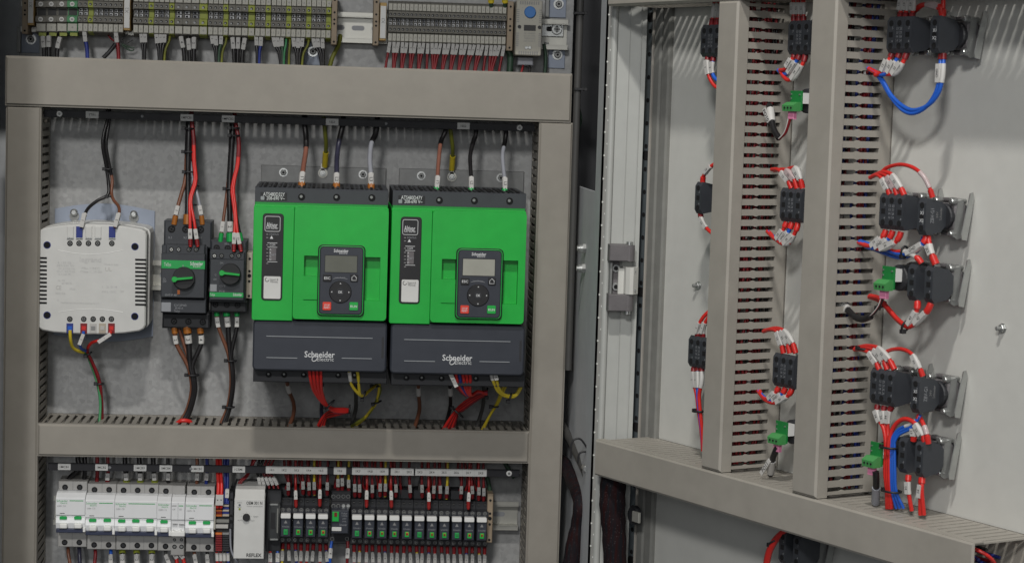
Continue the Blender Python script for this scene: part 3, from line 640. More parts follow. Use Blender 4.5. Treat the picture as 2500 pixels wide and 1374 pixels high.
# ================================================================== POWER SUPPLY
def psu():
    YF = .088
    bx = rect(PF, 132, 497, 376, 834, .002)
    t = Thing('power_supply', 'white vented power supply on a blue-grey backing plate', 'power supply', PF, ((bx[0]+bx[1])/2, 0, (bx[2]+bx[3])/2))
    x0, x1, z0, z1 = bx; n = 10; h = .008
    pl = [(x0, z0+h)]+[(x0+(x1-x0)*i/n, z0+h-h*math.sin(math.pi*i/n)) for i in range(1, n)]+[(x1, z0+h), (x1, z1-h)]+[(x1-(x1-x0)*i/n, z1-h+h*math.sin(math.pi*i/n)) for i in range(1, n)]+[(x0, z1-h)]
    t.part(MB().prism(pl, .0005, .003, 'bluegrey', bev=.0006), 'backing_plate')
    out = [(92, 792), (94, 800), (103, 806), (130, 811), (170, 814), (215, 816), (260, 816), (305, 813), (340, 808), (350, 803), (355, 794),
           (358, 575), (355, 566), (345, 560), (305, 553), (265, 549), (215, 547), (165, 549), (130, 553), (105, 558), (95, 563), (92, 571)]
    # photo outline -> CCW polygon in (x, z)
    poly = [P(u, v, YF) for u, v in out]
    b = MB(); base = [(x*1.0, z) for x, z in poly]; cx = sum(p[0] for p in poly)/len(poly); cz = sum(p[1] for p in poly)/len(poly)
    big = [(cx+(x-cx)*1.016+.0008, cz+(z-cz)*1.01) for x, z in base]
    b.prism(big, .004, YF-.030, 'white'); b.prism(base, YF-.030, YF, 'white', bev=.0016)
    t.part(b, 'housing')
    def at(u, v): return P(u, v, YF)
    for (ua, ub, va) in ((90.5, 114.5, 629.6), (330, 356.6, 634)):
        v = MB()
        for i in range(12):
            q = rect(PF, ua, va+i*9.95-2.3, ub, va+i*9.95+2.3, YF); v.box(q[0], q[1], YF-.0008, YF+.0004, q[2], q[3], 'hole')
        t.part(v, 'vent_slots')
    m = MB()
    for u, w in ((115, 598), (329.5, 602), (115, 769), (329, 772)): a, z = at(u, w); m.cyl(a, z, .0045, YF-.001, YF+.0004, 'blue_dark', 20); m.cyl(a, z, .0038, YF, YF+.0006, 'hole', 20)
    t.part(m, 'mounting_hole')
    for u, col in ((172, 'white'), (194, 'blue_dark'), (217, 'white'), (239.5, 'white'), (274, 'blue_dark')):
        q = rect(PF, u-8, 553, u+8, 580.5, YF); b = MB(); b.box(q[0], q[1], YF-.006, YF+.0018, q[2], q[3], col, .0006); b.box(q[0], q[1], YF, YF+.0022, q[2]-.0008, q[2]+.0002, 'zinc'); t.part(b, 'terminal', label='blue terminal with a wire in it' if col != 'white' else None)
        a, z = at(u-1, 594); t.part(MB().screw(a, z, .0034, YF+.0002, ang=u), 'screw')
    for u, col in ((170.5, 'blue_dark'), (204.5, 'red_dark'), (227.5, 'grey_mcb'), (250, 'beige'), (272, 'red_dark')):
        q = rect(PF, u-8.3, 789, u+8.3, 813.5, YF); b = MB(); b.box(q[0], q[1], YF-.0005, YF+.0008, q[2], q[3], col, .0003); b.box(q[0]+.0015, q[1]-.0015, YF+.0008, YF+.0012, q[2]+.004, q[2]+.009, {'blue_dark': 'blue', 'red_dark': 'red', 'grey_mcb': 'print_mid', 'beige': 'grey_mcb'}[col], .0002); t.part(b, 'terminal')
        a, z = at(u, 778.5); t.part(MB().screw(a, z, .0034, YF+.0002, ang=u), 'screw')
    l = MB(); a, z = at(221, 633.5); l.text('legrand', a, z, YF+.0003, .0060, 'print_soft', w=.026, bold=.012)
    for u, w, s, ww in ((160, 641, '4 130 02 -', .019), (160, 648, '220-230 V~', .021), (163, 655.5, 'IN 50/60 Hz', .020), (161, 662, 'OUT 24 V dc', .022), (157, 669, '10 A 240 W', .015), (222, 655, 'PRI / SEC', .022), (222, 663, 'Class II  IP 20', .026), (272, 645, 'Made in Italy', .017), (265, 657, 'UL', .008), (150, 684, 'ta 40', .008), (163, 691, 'eff 88 %', .012), (143, 702, 'CE', .0065), (177, 705, 'IP20', .007), (142, 715.5, 'EAC', .006), (155, 716, 'CB', .004), (258, 700, '1 2', .008), (278, 700, '3 4', .008), (256, 712, 'PRI', .007), (277, 712, 'SEC', .007), (298, 711, '24', .004), (142, 733, '!', .0015), (195, 739, 'Read the instructions before installing the unit', .046)):
        a, z = at(u, w); l.text(s, a, z, YF+.0003, .0024 if w not in (657, 702) else .0048, 'print_soft' if s not in ('UL', 'CE') else 'grey_mcb', w=ww*1.0)
    for v0, v1, vm in ((611, 612, 621), (762, 763, 754)):
        pts = [at(142+(300-142)*i/12, v0+(vm-v0)*math.sin(math.pi*i/12)) for i in range(13)]
        l.tube([(a, YF, z) for a, z in pts], .00035, 'white_shiny', 6)
    t.part(l, 'lettering')
    for u, w in ((181.5, 518), (327, 522)):
        a, z = P(u, w, .004); s = MB(); s.cyl(a, z-.005, .006, .003, .0045, 'zinc_dull', 16); s.cyl(a, z, .0045, .003, .011, 'zinc', 14, bev=.0018); t.part(s, 'screw')
psu()
YW = .05
wire(PF, [(262, 262, .05), (262, 292, .05), (253, 330, .055), (251, 360, .055), (259, 405, .05), (265, 450, .05), (263, 476, .055), (238, 490, .06), (216, 508, .07), (205, 530, .085), (199, 556, .092)], .0021, 'wire_black', 'black wire curving down to the left blue terminal of the white power supply', sleeve=(.885, .985), txt='1')
wire(PF, [(268, 262, .046), (267, 292, .046), (261, 330, .050), (259, 360, .050), (268, 410, .046), (274, 440, .046), (272, 470, .052), (277, 488, .06), (290, 505, .07), (290, 525, .085), (280, 556, .092)], .0020, 'brown', 'brown wire curving down to the right blue terminal of the white power supply', sleeve=(.885, .985), txt='2', ends=(.5, 'wire_black'))
tie(PF, 264, 413, .05, .0048, 'black tie around the two wires above the white power supply, upper one'); tie(PF, 268, 480, .055, .0036, 'black tie where the two wires above the white power supply part')
wire(PF, [(171, 806, .092), (172, 828, .09), (178, 848, .08), (194, 858, .07), (212, 862, .06), (219, 880, .05), (232, 915, .045), (241, 950, .045), (245, 985, .045), (243, 1030, .05)], .0018, 'wire_green', 'yellow wire turning green below the left end of the white power supply', ends=(.32, 'yellow'))
wire(PF, [(204, 808, .092), (203, 818, .092), (196, 838, .085), (198, 850, .075), (212, 859, .062), (222, 880, .053), (236, 915, .048), (244, 945, .046), (246, 985, .042), (248, 1030, .045)], .0017, 'red_dark', 'blue wire with white sleeve below the white power supply, tied to the red one', ends=(.30, 'blue'), sleeve=(.03, .13), txt='2')
wire(PF, [(272, 808, .092), (268, 816, .092), (252, 829, .085), (232, 833, .078), (219, 841, .07), (213, 858, .063), (225, 882, .055), (240, 918, .05), (246, 945, .048), (249, 985, .04), (250, 1030, .04)], .0018, 'red_dark', 'red wire with white sleeve below the right end of the white power supply', ends=(.32, 'red'), sleeve=(.03, .15), txt='1')
tie(PF, 216, 864, .06, .0042, 'black tie gathering the three wires under the white power supply', .6); tie(PF, 243, 936, .047, .0046, 'lower black tie on the green and red wires under the power supply')
# ================================================================== MOTOR BREAKERS
def mpcb(big):
    Y = .088
    R = lambda *a, y=Y: rect(PF, *a, y)
    if big: lab = 'larger dark motor breaker with green band above its rotary handle'; o = R(393, 540, 516, 802)
    else: lab = 'smaller dark motor breaker with green band below its rotary handle'; o = R(511, 586, 603, 763)
    t = Thing('motor_breaker', lab, 'motor breaker', PF, ((o[0]+o[1])/2, 0, (o[2]+o[3])/2))
    def bx(nm, u0, v0, u1, v1, Y0, Y1, m, bev=.0008, r=0):
        q = R(u0, v0, u1, v1, y=Y1); b = MB()
        if r: b.rbox(q[0], q[1], Y0, Y1, q[2], q[3], r, m, bev)
        else: b.box(q[0], q[1], Y0, Y1, q[2], q[3], m, bev)
        return t.part(b, nm)
    def scr(us, vs, r, y, ms='print_mid'):
        for u, v in zip(us, vs): a, z = P(u, v, y); t.part(MB().screw(a, z, r, y, ms=ms, ang=u), 'screw')
    if big:
        bx('upper_terminal_block', 400, 540, 517, 606, .014, .062, 'anthracite', .002)
        bx('body', 394, 600, 505, 730, .014, .070, 'anthracite'); bx('auxiliary_contact', 405, 598, 500, 621, .06, .080, 'anthracite', .001)
        bx('front_face', 393, 620, 500, 727, .06, .086, 'anthracite', .001)
        bx('green_band', 394, 636, 500.5, 656.5, .08, .0868, 'green_band', .0003)
        bx('lower_block', 393, 731, 503, 764, .014, .080, 'anthracite', .001); bx('lower_terminal_block', 396, 764, 512, 802, .014, .060, 'anth_dark', .002)
        scr((419, 453.5, 489.5), (559.5, 560, 561), .0046, .062, 'anth_dark'); scr((425, 460, 495), (784, 785, 786), .0040, .060, 'anth_dark')
        for u, m in ((418.5, 'white_shiny'), (436, 'zinc'), (461.5, 'zinc_dull'), (479, 'zinc_dull')): a, z = P(u, 609, .08); t.part(MB().screw(a, z, .0031, .080, ms=m, ang=u), 'screw')
        kx, kz = P(447, 680, .1); hz0, hz1 = P(421, 682.5, .1), P(470, 679, .1)
        l = MB(); a, z = P(409, 645, .0868); l.text('TeSys', a, z, .0871, .0042, 'print_white', w=.0085)
        a, z = P(480, 643.5, .0868); l.text('Schneider', a, z, .0871, .0042, 'print_white', w=.0155, bold=.02); a, z = P(481, 650, .0868); l.text('Electric', a, z, .0871, .0026, 'print_white', w=.009)
        for u, v, s, w in ((401, 681, 'O', .003), (402, 687, 'OFF', .0045), (447, 649, 'I', .001), (417, 720, 'GV3 P 40', .014), (440, 745, 'GV3P40', .015), (437, 752, '30-40 A', .010), (432, 759, 'TeSys', .007), (415, 580, '1L1', .004), (452, 580, '3L2', .004), (488, 580, '5L3', .004)):
            y = .0868 if 630 < v < 727 else (.0802 if v > 700 else .0622); a, z = P(u, v, y); l.text(s, a, z, y+.0003, .0026, 'print_grey', w=w)
        t.part(l, 'lettering')
        bx('data_label', 394, 738, 417, 760, .0795, .0803, 'print_grey', 0); bx('test_slot', 433, 708, 439, 718, .085, .0866, 'orange', 0)
    else:
        bx('upper_terminal_block', 514, 587, 603, 618, .014, .064, 'anthracite', .002); bx('body', 512, 610, 600, 738, .014, .076, 'anthracite', .001)
        bx('front_face', 512, 634, 596, 733, .06, .086, 'anthracite', .001); bx('auxiliary_contact', 512, 615, 597, 634, .06, .081, 'anthracite', .001)
        bx('green_band', 511.5, 714, 594, 725.5, .08, .0868, 'green_band', .0003); bx('lower_terminal_block', 513, 735, 603, 763, .014, .066, 'anth_dark', .002)
        scr((529, 556, 583), (605, 606, 606), .0040, .064, 'anth_dark'); scr((526, 553.5, 580), (743, 744, 745), .0038, .066, 'anth_dark')
        for u, m in ((523.5, 'white_shiny'), (541, 'zinc_dull'), (566, 'zinc_dull'), (583, 'zinc_dull')): a, z = P(u, 624.5, .081); t.part(MB().screw(a, z, .0031, .081, ms=m, ang=u), 'screw')
        kx, kz = P(561, 670, .1); hz0, hz1 = P(537, 666, .1), P(585, 672, .1)
        l = MB(); a, z = P(519, 719, .0868); l.text('TeSys', a, z, .0871, .0030, 'print_white', w=.006); a, z = P(580, 719, .0868); l.text('Schneider', a, z, .0871, .0034, 'print_white', w=.011, bold=.015)
        for u, v, s, w in ((526, 671, 'O', .002), (525, 682, 'OFF', .004), (541, 642, 'ON', .004), (543, 698, 'GV2', .007), (542, 711, 'P14', .006), (553, 595, '3/L2', .005)):
            y = .0868 if v > 630 else .0642; a, z = P(u, v, y); l.text(s, a, z, y+.0003, .0024, 'print_grey', w=w)
        t.part(l, 'lettering'); bx('data_label', 513, 694, 529, 711, .085, .0866, 'print_grey', 0)
    r = .0135 if big else .0128
    k = MB(); k.cyl(kx, kz, r, .086, .094, 'black', 36, bev=.0005); kn = t.part(k, 'rotary_knob')
    (ax, az), (ex, ez) = hz0, hz1; h = MB(); d = Vector((ex-ax, ez-az)); L = d.length; d.normalize(); nn = Vector((-d.y, d.x))
    pt = lambda f, w: (ax+d.x*f*L+nn.x*w, az+d.y*f*L+nn.y*w)
    h.prism([pt(-.04, -.0012), pt(.02, -.0034), pt(.14, -.0034), pt(.24, -.0014), pt(.98, -.0010), pt(1, -.0006), pt(1, .0010), pt(.98, .0014), pt(.24, .0014), pt(.14, .0030), pt(.02, .0030), pt(-.04, .0012)], .094, .100, 'led_green', bev=.0005); t.part(h, 'handle', kn)
mpcb(True); mpcb(False)
def slim_bracket(u0, v0, u1, v1, label, m='beige', Y=.05):
    q = rect(PF, u0, v0, u1, v1, Y); t = Thing('end_bracket', label, 'end bracket', PF, ((q[0]+q[1])/2, 0, (q[2]+q[3])/2)); t.part(MB().box(q[0], q[1], .012, Y, q[2], q[3], m, .0008), 'body')
    xm = (q[0]+q[1])/2; H_ = q[3]-q[2]
    for f in (.06, .38, .5, .6, .87): t.part(MB().cyl(xm, q[2]+H_*f, .0016 if f != .5 else .0024, Y, Y+.0004, 'hole', 10), 'hole')
slim_bracket(601.5, 617, 616, 729, 'beige end bracket between the smaller motor breaker and the left drive')
# short rail behind the two breakers
rail('short steel mounting rail behind the two motor breakers', 372, 622, 675, .014, .036)
# ------------------------------------------------------------------ wires above and below the breakers
B1 = 'black and red wires above the motor breakers'
wire(PF, [(460, 280, .045), (458, 320, .05), (455, 390, .052), (452, 440, .054), (441, 480, .058), (430, 520, .062), (425, 548, .062)], .0024, 'brown', 'brown wire fanning left to the larger motor breaker', B1, sleeve=(.83, .91), ferrule=(.92, 1), fm='orange_fer', txt='1', ends=(.36, 'wire_black'))
wire(PF, [(463, 280, .046), (461, 330, .051), (459, 400, .053), (459, 460, .055), (458, 520, .060), (457, 548, .062)], .0036, 'wire_black', 'thick black wire straight down to the larger motor breaker', B1, ferrule=(.91, 1), fm='orange_fer')
wire(PF, [(464, 280, .042), (466, 330, .047), (466, 400, .048), (474, 450, .052), (483, 480, .058), (491, 520, .062), (494, 548, .062)], .0022, 'grey_wire', 'grey wire fanning right to the larger motor breaker', B1, sleeve=(.83, .91), ferrule=(.92, 1), fm='orange_fer', txt='3', ends=(.42, 'wire_black'))
for i, du in enumerate((0, 6)):
    wire(PF, [(466+du*.4, 268, .045), (468+du*.3, 300, .052), (472+du*.3, 340, .056), (472+du*.5, 390, .058), (475+du*.5, 420, .06), (475+du*.6, 445, .062), (464+du*.6, 480, .068), (463+du*.6, 503, .074), ((464 if i == 0 else 474), 540, .082), ((465 if i == 0 else 483), 602, .084)], .0019, 'red', 'bright red sleeved wire to the larger motor breaker, %s of two' % ('left' if i == 0 else 'right'), B1, sleeve=(.875, .945), ferrule=(.95, .99), txt='2%d' % i, ends=(.26, 'red_dark'))
wire(PF, [(563, 283, .045), (564, 320, .05), (560, 400, .052), (556, 450, .054), (549, 510, .058), (542, 560, .062), (538, 590, .062)], .0020, 'brown', 'brown wire fanning left to the smaller motor breaker', B1, sleeve=(.84, .92), ferrule=(.93, 1), fm='green_band', txt='1', ends=(.5, 'wire_black'))
wire(PF, [(567, 283, .046), (568, 320, .051), (563, 400, .053), (560, 460, .056), (561, 520, .060), (562, 590, .062)], .0034, 'wire_black', 'black wire straight down to the smaller motor breaker', B1, sleeve=(.84, .92), ferrule=(.93, 1), fm='green_band', txt='2')
wire(PF, [(569, 283, .042), (571, 330, .047), (567, 400, .048), (566, 460, .05), (578, 530, .055), (590, 590, .060)], .0018, 'wire_black', 'third black wire running behind the red pair of the smaller breaker', B1, ferrule=(.93, 1), fm='green_band')
for i, du in enumerate((0, 6)):
    wire(PF, [(571+du*.3, 270, .046), (576+du*.3, 310, .053), (582+du*.3, 345, .056), (579+du*.5, 400, .058), (572+du*.5, 430, .06), (566+du*.7, 463, .063), (570+du*.7, 500, .068), (574+du*.5, 538, .074), ((572 if i == 0 else 580), 570, .08), ((571 if i == 0 else 589), 614, .084)], .0019, 'red', 'bright red sleeved wire to the smaller motor breaker, %s of two' % ('left' if i == 0 else 'right'), B1, sleeve=(.87, .945), ferrule=(.95, .99), txt='2%d' % i, ends=(.33, 'red_dark'))
for u, v, r, s in ((456, 314, .006, 'topmost'), (456, 371, .0065, 'second'), (457, 420, .006, 'third'), (473, 454, .0042, 'fourth'), (466, 500, .0044, 'lowest')): tie(PF, u+4, v, .055, r, 'black tie on the cable bundle above the larger motor breaker, %s one' % s)
for u, v, r, s in ((572, 313, .006, 'topmost'), (572, 331, .006, 'second'), (560, 461, .006, 'third'), (572, 541, .0042, 'lowest')): tie(PF, u, v, .057, r, 'black tie on the cable bundle above the smaller motor breaker, %s one' % s)
B2 = 'wires below the motor breakers'
for i, (u, m, c) in enumerate(((425, 'brown', 'brown'), (456, 'wire_black', 'black'), (488, 'wire_black', 'second black'))):
    w = (-4, 0, 4)[i]
    wire(PF, [(u, 796, .055), (u+2, 812, .055), (u+(6, 5, 3)[i], 840, .055), (464+w*1.6, 890, .055), (470+w, 920, .055), (472+w, 955, .053), (461+w, 1000, .05), (444+w*1.6, 1032, .05)], (.0027, .0037, .0030)[i], m if i < 2 else 'wire_black', '%s sleeved cable below the larger motor breaker' % c, B2, sleeve=(.09, .17), ferrule=(0, .07), fm='orange_fer', txt=str(i+2))
for i, (u, m, c) in enumerate(((529, 'brown', 'brown'), (553, 'wire_black', 'black'), (578, 'conduit', 'second black'))):
    w = (-3, 0, 3)[i]
    wire(PF, [(u, 758, .055), (u+1, 772, .055), (u+(5, 4, 0)[i], 800, .055), (561+w*1.5, 860, .055), (566+w, 900, .055), (567+w, 940, .053), (560+w, 990, .05), (545+w*1.6, 1032, .05)], (.0024, .0032, .0024)[i], ('brown', 'wire_black', 'wire_black')[i], '%s sleeved cable below the smaller motor breaker' % c, B2, sleeve=(.055, .14), ferrule=(0, .045), fm='green_band', txt=str(i+2))
wire(PF, [(436, 800, .05), (446, 830, .05), (462, 885, .052), (468, 930, .05), (466, 980, .048), (448, 1030, .045)], .0022, 'brown', 'second brown cable slanting below the larger motor breaker', B2)
wire(PF, [(430, 1034, .055), (444, 1026, .058), (462, 1028, .056), (470, 1036, .05)], .0026, 'red', 'short red wire lying on the middle duct under the larger breaker cables')
tie(PF, 470, 915, .055, .0078, 'black tie on the cables below the larger motor breaker'); tie(PF, 564, 880, .055, .0064, 'upper black tie on the cables below the smaller motor breaker'); tie(PF, 559, 993, .05, .0064, 'lower black tie on the cables below the smaller motor breaker')
# ================================================================== GREEN DRIVES (soft starters)
YG = .190
def drive(du, dv, st, label, lcd):
    R = lambda u0, v0, u1, v1, y=YG: rect(PF, u0+du, v0+dv, u1+du, v1+dv, y)
    q0 = lambda u, v, y=YG: P(u+du, v+dv, y)
    o = R(617, 458, 946, 932); t = Thing('soft_starter', label, 'soft starter', PF, ((o[0]+o[1])/2, 0, (o[2]+o[3])/2), 'green motor drives side by side')
    # zinc bracket behind the top
    b = MB(); q = R(637, 407, 942, 500, .004); b.box(q[0], q[1], .0005, .004, q[2], q[3], 'bracket_zinc', .0006)
    for x in (q[0], q[1]-.0015): b.box(x, x+.0015, .004, .026, q[2], q[3]-.030, 'zinc', .0003)
    t.part(b, 'mounting_bracket')
    for u, v in ((692, 421), (886, 426)):
        a, z = q0(u, v, .004); s = MB(); s.cyl(a, z, .0055, .004, .0055, 'zinc', 18); s.cyl(a, z, .004, .0055, .009, 'zinc_dull', 6, bev=.0008); s.cyl(a, z, .0016, .0089, .0094, 'hole', 6); t.part(s, 'screw')
    # terminal hood
    yh = .168; q = R(622.5, 461, 948, 498, yh); b = MB()
    b.prism([(.02, q[2]-.004), (yh, q[2]-.004), (yh, q[3]-.0015), (yh-.0015, q[3]), (.02, q[3]+.001)], q[0], q[1], 'anthracite', axis='x')
    for i in range(26):
        x = q[0]+.004+i*(q[1]-q[0]-.008)/26
        b.box(x, x+.003, .06, yh-.006, q[3]+.0009, q[3]+.0018, 'hole' if i % 2 else 'anth_dark')
    t.part(b, 'terminal_hood')
    for u in (736.5, 822, 908): a, z = q0(u, 481+(u-736)*.012, yh); s = MB(); s.cyl(a, z, .0042, yh-.001, yh+.0005, 'hole', 18); s.cyl(a-.0006, z+.0006, .0018, yh, yh+.0008, 'zinc_dull', 8); t.part(s, 'screw_well')
    q = R(636, 470, 701, 489, yh); b = MB(); b.box(q[0], q[1], yh, yh+.0006, q[2], q[3], 'black', .0001)
    a, z = q0(669, 474.5, yh); b.text(st, a, z, yh+.0009, .0044, 'print_white', w=.0255, bold=.006); a, z = q0(673, 484, yh); b.text('208-690 V~', a, z, yh+.0009, .0042, 'print_white', w=.0215, bold=.006)
    a, z = q0(641, 483.5, yh); b.rbox(a-.0022, a+.0022, yh+.0006, yh+.0009, z-.0022, z+.0022, .0008, 'print_grey'); t.part(b, 'rating_label', label='black label reading %s, 208-690 V~' % st)
    # green housing: body, flush left part, and a raised front built round a sunk grip pocket
    yr, yp = YG+.0028, YG-.009
    q = R(617, 504, 946, 782); b = MB(); b.rbox(q[0], q[1], .02, yp, q[2], q[3], .0022, 'green')
    l = R(617, 504, 716.2, 782); b.prism([(l[0]+.0022, l[2]), (l[1], l[2]), (l[1], l[3]), (l[0]+.0022, l[3]), (l[0]+.0006, l[3]-.0006), (l[0], l[3]-.0022), (l[0], l[2]+.0022), (l[0]+.0006, l[2]+.0006)], yp, YG, 'green', bev=.0006)
    b.box(q[0]+.001, q[1]-.001, YG-.020, YG-.010, q[3]-.0005, q[3]+.0026, 'green_dark', .0004)
    t.part(b, 'green_housing')
    q = R(717, 508, 946, 780.5, yr); pk = R(741.5, 626, 927.5, 733, yr); pm = R(741.5, 674, 782, 733, yr); r_ = .0045
    arc = lambda cx, cz, a0: [(cx+r_*math.cos(math.radians(a0+90*i/5)), cz+r_*math.sin(math.radians(a0+90*i/5))) for i in range(6)]
    b = MB()
    b.prism([(q[0], pk[3]), (q[1], pk[3])]+arc(q[1]-r_, q[3]-r_, 0)+arc(q[0]+r_, q[3]-r_, 90), yp, yr, 'green')
    b.prism(arc(q[0]+r_, q[2]+r_, 180)+arc(q[1]-r_, q[2]+r_, 270)+[(q[1], pk[2]), (q[0], pk[2])], yp, yr, 'green')
    b.box(q[0], pk[0], yp, yr, pk[2], pk[3], 'green'); b.box(pk[1], q[1], yp, yr, pk[2], pk[3], 'green')
    b.box(pk[0], pm[1], yp, yr, pm[2], pm[3], 'green'); t.part(b, 'raised_front')
    # black status strip
    q = R(639.5, 521, 691, 733); b = MB(); b.rbox(q[0], q[1], YG-.001, YG+.0012, q[2], q[3], .004, 'black', .0005); y = YG+.0013
    a0 = R(647, 528.5, 684, 565, y); lw = .0006
    ring = rrect(*a0, .0022); b.tube([(x_, y, z_) for x_, z_ in ring+[ring[0]]], lw*.7, 'print_white', 4, cap=False)
    a, z = q0(664, 549.5, y); b.text('Altivar', a, z, y+.0002, .0062, 'print_white', w=.0130, bold=.01); a, z = q0(664.5, 556.5, y); b.text('Soft Starter', a, z, y+.0002, .0028, 'print_white', w=.0142)
    for u, v, s, w, h in ((669, 572, 'STATUS', .0105, .0022), (665, 598, 'COM', .0062, .0026), (668, 622, 'NET', .0060, .0024)):
        a, z = q0(u, v, y); b.text(s, a, z, y+(.0006 if s == 'NET' else .0002), h, 'print_grey' if s != 'COM' else 'print_white', w=w)
    for v in (593, 603.5, 639): q = R(653, v-.6, 677, v+.6, y); b.box(q[0], q[1], y-.0001, y+.0002, q[2], q[3], 'print_white')
    q = R(657.5, 606, 674, 636, y); b.box(q[0], q[1], y-.0001, y+.0003, q[2], q[3], 'hinge_grey')
    a, z = q0(663, 579.5, y); b.prism([(a-.0020, z-.0016), (a+.0020, z-.0016), (a, z+.0021)], y-.0001, y+.0003, 'print_white')
    for i, v in enumerate((572, 580, 598, 608, 617, 625, 633, 643)): a, z = q0(652.5, v, y); b.box(a-.0011, a+.0011, y-.0001, y+.0002, z-.0005, z+.0005, 'print_mid')
    for i, v in enumerate((609, 617, 625, 633)): a, z = q0(660.3, v, y); b.text('ABCD'[i], a, z, y+.0006, .0022, 'print_white')
    ss = t.part(b, 'status_strip')
    q = R(643.7, 674.5, 685.2, 729, y); b = MB(); b.rbox(q[0], q[1], y-.0003, y+.0005, q[2], q[3], .0016, 'label', .0001)
    a, z = q0(669, 682, y); b.text('Support &', a, z, y+.0007, .0024, 'print', w=.0098); a, z = q0(669, 687.5, y); b.text('Warranty', a, z, y+.0007, .0024, 'print', w=.0090)
    cx, cz = q0(652, 682.5, y); b.tube([(cx+.0022*math.cos(w), y+.0006, cz+.0022*math.sin(w)) for w in [math.radians(100+i*28) for i in range(10)]], .00035, 'print', 4); t.part(b, 'sticker', ss)
    # keypad
    yk = YG+.0028; q = R(775, 597.5, 890, 770); k = MB(); k.rbox(q[0], q[1], YG-.0085, yk+.004, q[2], q[3], .0055, 'black', .0008)
    q1 = R(778.5, 600.5, 886.5, 767); ring = rrect(*q1, .0048); k.tube([(x_, yk+.0042, z_) for x_, z_ in ring+[ring[0]]], .00055, 'led_green', 5, cap=False)
    q2 = R(781, 603, 884.5, 765); k.rbox(q2[0], q2[1], yk+.003, yk+.006, q2[2], q2[3], .004, 'anth_cover', .0006); y = yk+.006
    kp = t.part(k, 'keypad')
    q = R(794, 624.5, 871.5, 664.5, y); b = MB(); b.box(q[0]-.0009, q[1]+.0009, y-.0002, y+.0002, q[2]-.0009, q[3]+.0009, 'anth_dark'); b.box(q[0], q[1], y, y+.0004, q[2], q[3], lcd); t.part(b, 'display', kp)
    b = MB(); a, z = q0(833, 612.2, y); b.text('Schneider', a, z, y+.0003, .0037, 'print_white', w=.0172, bold=.02); a, z = q0(838.5, 618, y); b.text('Electric', a, z, y+.0003, .0022, 'print_white', w=.0095)
    t.part(b, 'brand_lettering', kp); b = MB(); a, z = q0(830.5, 681, y); b.tube([(a+(i-6)*.0014, y+.0003, z+.0012-((i-6)/6)**2*.0012) for i in range(13)], .0003, 'print_grey', 4)
    b.text('Local / Remote', a, z+.0019, y+.0004, .0014, 'print_grey', w=.012); t.part(b, 'arrow_legend', kp)
    for nm, u, v, w_, h_, m, s in (('escape_button', 799, 678.5, 21, 17, 'black', 'ESC'), ('home_button', 864.5, 679, 19, 18, 'black', None), ('stop_button', 798, 747, 21, 20, 'red_btn', 'STOP'), ('run_button', 863.5, 747.5, 21, 20, 'led_green', 'RUN')):
        q = R(u-w_/2, v-h_/2, u+w_/2, v+h_/2, y); b = MB(); b.rbox(q[0], q[1], y-.0002, y+.0012, q[2], q[3], .0012, m, .0004); a, z = q0(u, v, y)
        if s == 'STOP': b.text('STOP', a, z+.0013, y+.0014, .0021, 'print_white', w=.0066, bold=.01); b.text('RESET', a, z-.0015, y+.0014, .0021, 'print_white', w=.0068, bold=.01)
        elif s: b.text(s, a, z, y+.0014, .0029 if s == 'ESC' else .0028, 'print_white', w=.0073 if s == 'ESC' else .0078, bold=.015)
        else:
            hs = [(a-.0026, z-.0026), (a+.0026, z-.0026), (a+.0026, z+.0004), (a+.0033, z+.0004), (a, z+.0034), (a-.0033, z+.0004), (a-.0026, z+.0004), (a-.0026, z-.0026)]
            b.tube([(x_, y+.0014, z_) for x_, z_ in hs], .00038, 'print_white', 4)
        t.part(b, nm, kp)
    a, z = q0(830.8, 712.5, y); b = MB(); b.cyl(a, z, .0133, y-.0002, y+.0014, 'black', 36, bev=.0008); b.cyl(a, z, .0050, y+.0013, y+.0018, 'anth_dark', 24, bev=.0003); b.text('OK', a, z, y+.0020, .0030, 'print_white', w=.0050, bold=.015)
    for k_ in range(4):
        an = k_*math.pi/2; cx, cz = a+.0101*math.cos(an), z+.0101*math.sin(an); cs, sn = math.cos(an), math.sin(an); b.prism([(cx+cs*.0009, cz+sn*.0009), (cx-cs*.0006-sn*.0010, cz-sn*.0006+cs*.0010), (cx-cs*.0006+sn*.0010, cz-sn*.0006-cs*.0010)], y+.0013, y+.0016, 'print_white')
    t.part(b, 'jog_wheel', kp)
    # lower cover
    yc = YG-.004; q = R(617, 783.5, 944, 906, yc); b = MB()
    b.rbox(q[0], q[1], .02, yc, q[2], q[3], .005, 'anth_cover', .0018); lc = t.part(b, 'lower_cover')
    q = R(617, 783, 640, 787, yc); b = MB()
    for u0, v0, u1 in ((650, 822.8, 910), (650, 873, 726), (834, 874.5, 908)):
        q = R(u0, v0-1.2, u1, v0+1.2, yc); b.box(q[0], q[1], yc-.0002, yc+.0008, q[2], q[3], 'bar_metal', .0002, mf='print_grey')
    q = R(931.5, 822, 937, 874, yc); b.rbox(q[0], q[1], yc-.0002, yc+.0003, q[2], q[3], .001, 'anth_dark'); t.part(b, 'trim_ribs', lc)
    b = MB(); a, z = q0(780.3, 864.8, yc); b.text('Schneider', a, z, yc+.0003, .0072, 'print_white', w=.0357, bold=.014); a, z = q0(794.5, 876.5, yc); b.text('Electric', a, z, yc+.0003, .0046, 'print_white', w=.0197)
    cx, cz = q0(768.5, 874.8, yc); el = [(cx+.0030*math.cos(w)+.0012*math.sin(w), cz+.0034*math.sin(w)) for w in [2*math.pi*i/16 for i in range(17)]]; b.tube([(x_, yc+.0003, z_) for x_, z_ in el], .0007, 'print_white', 4, cap=False); t.part(b, 'lettering', lc)
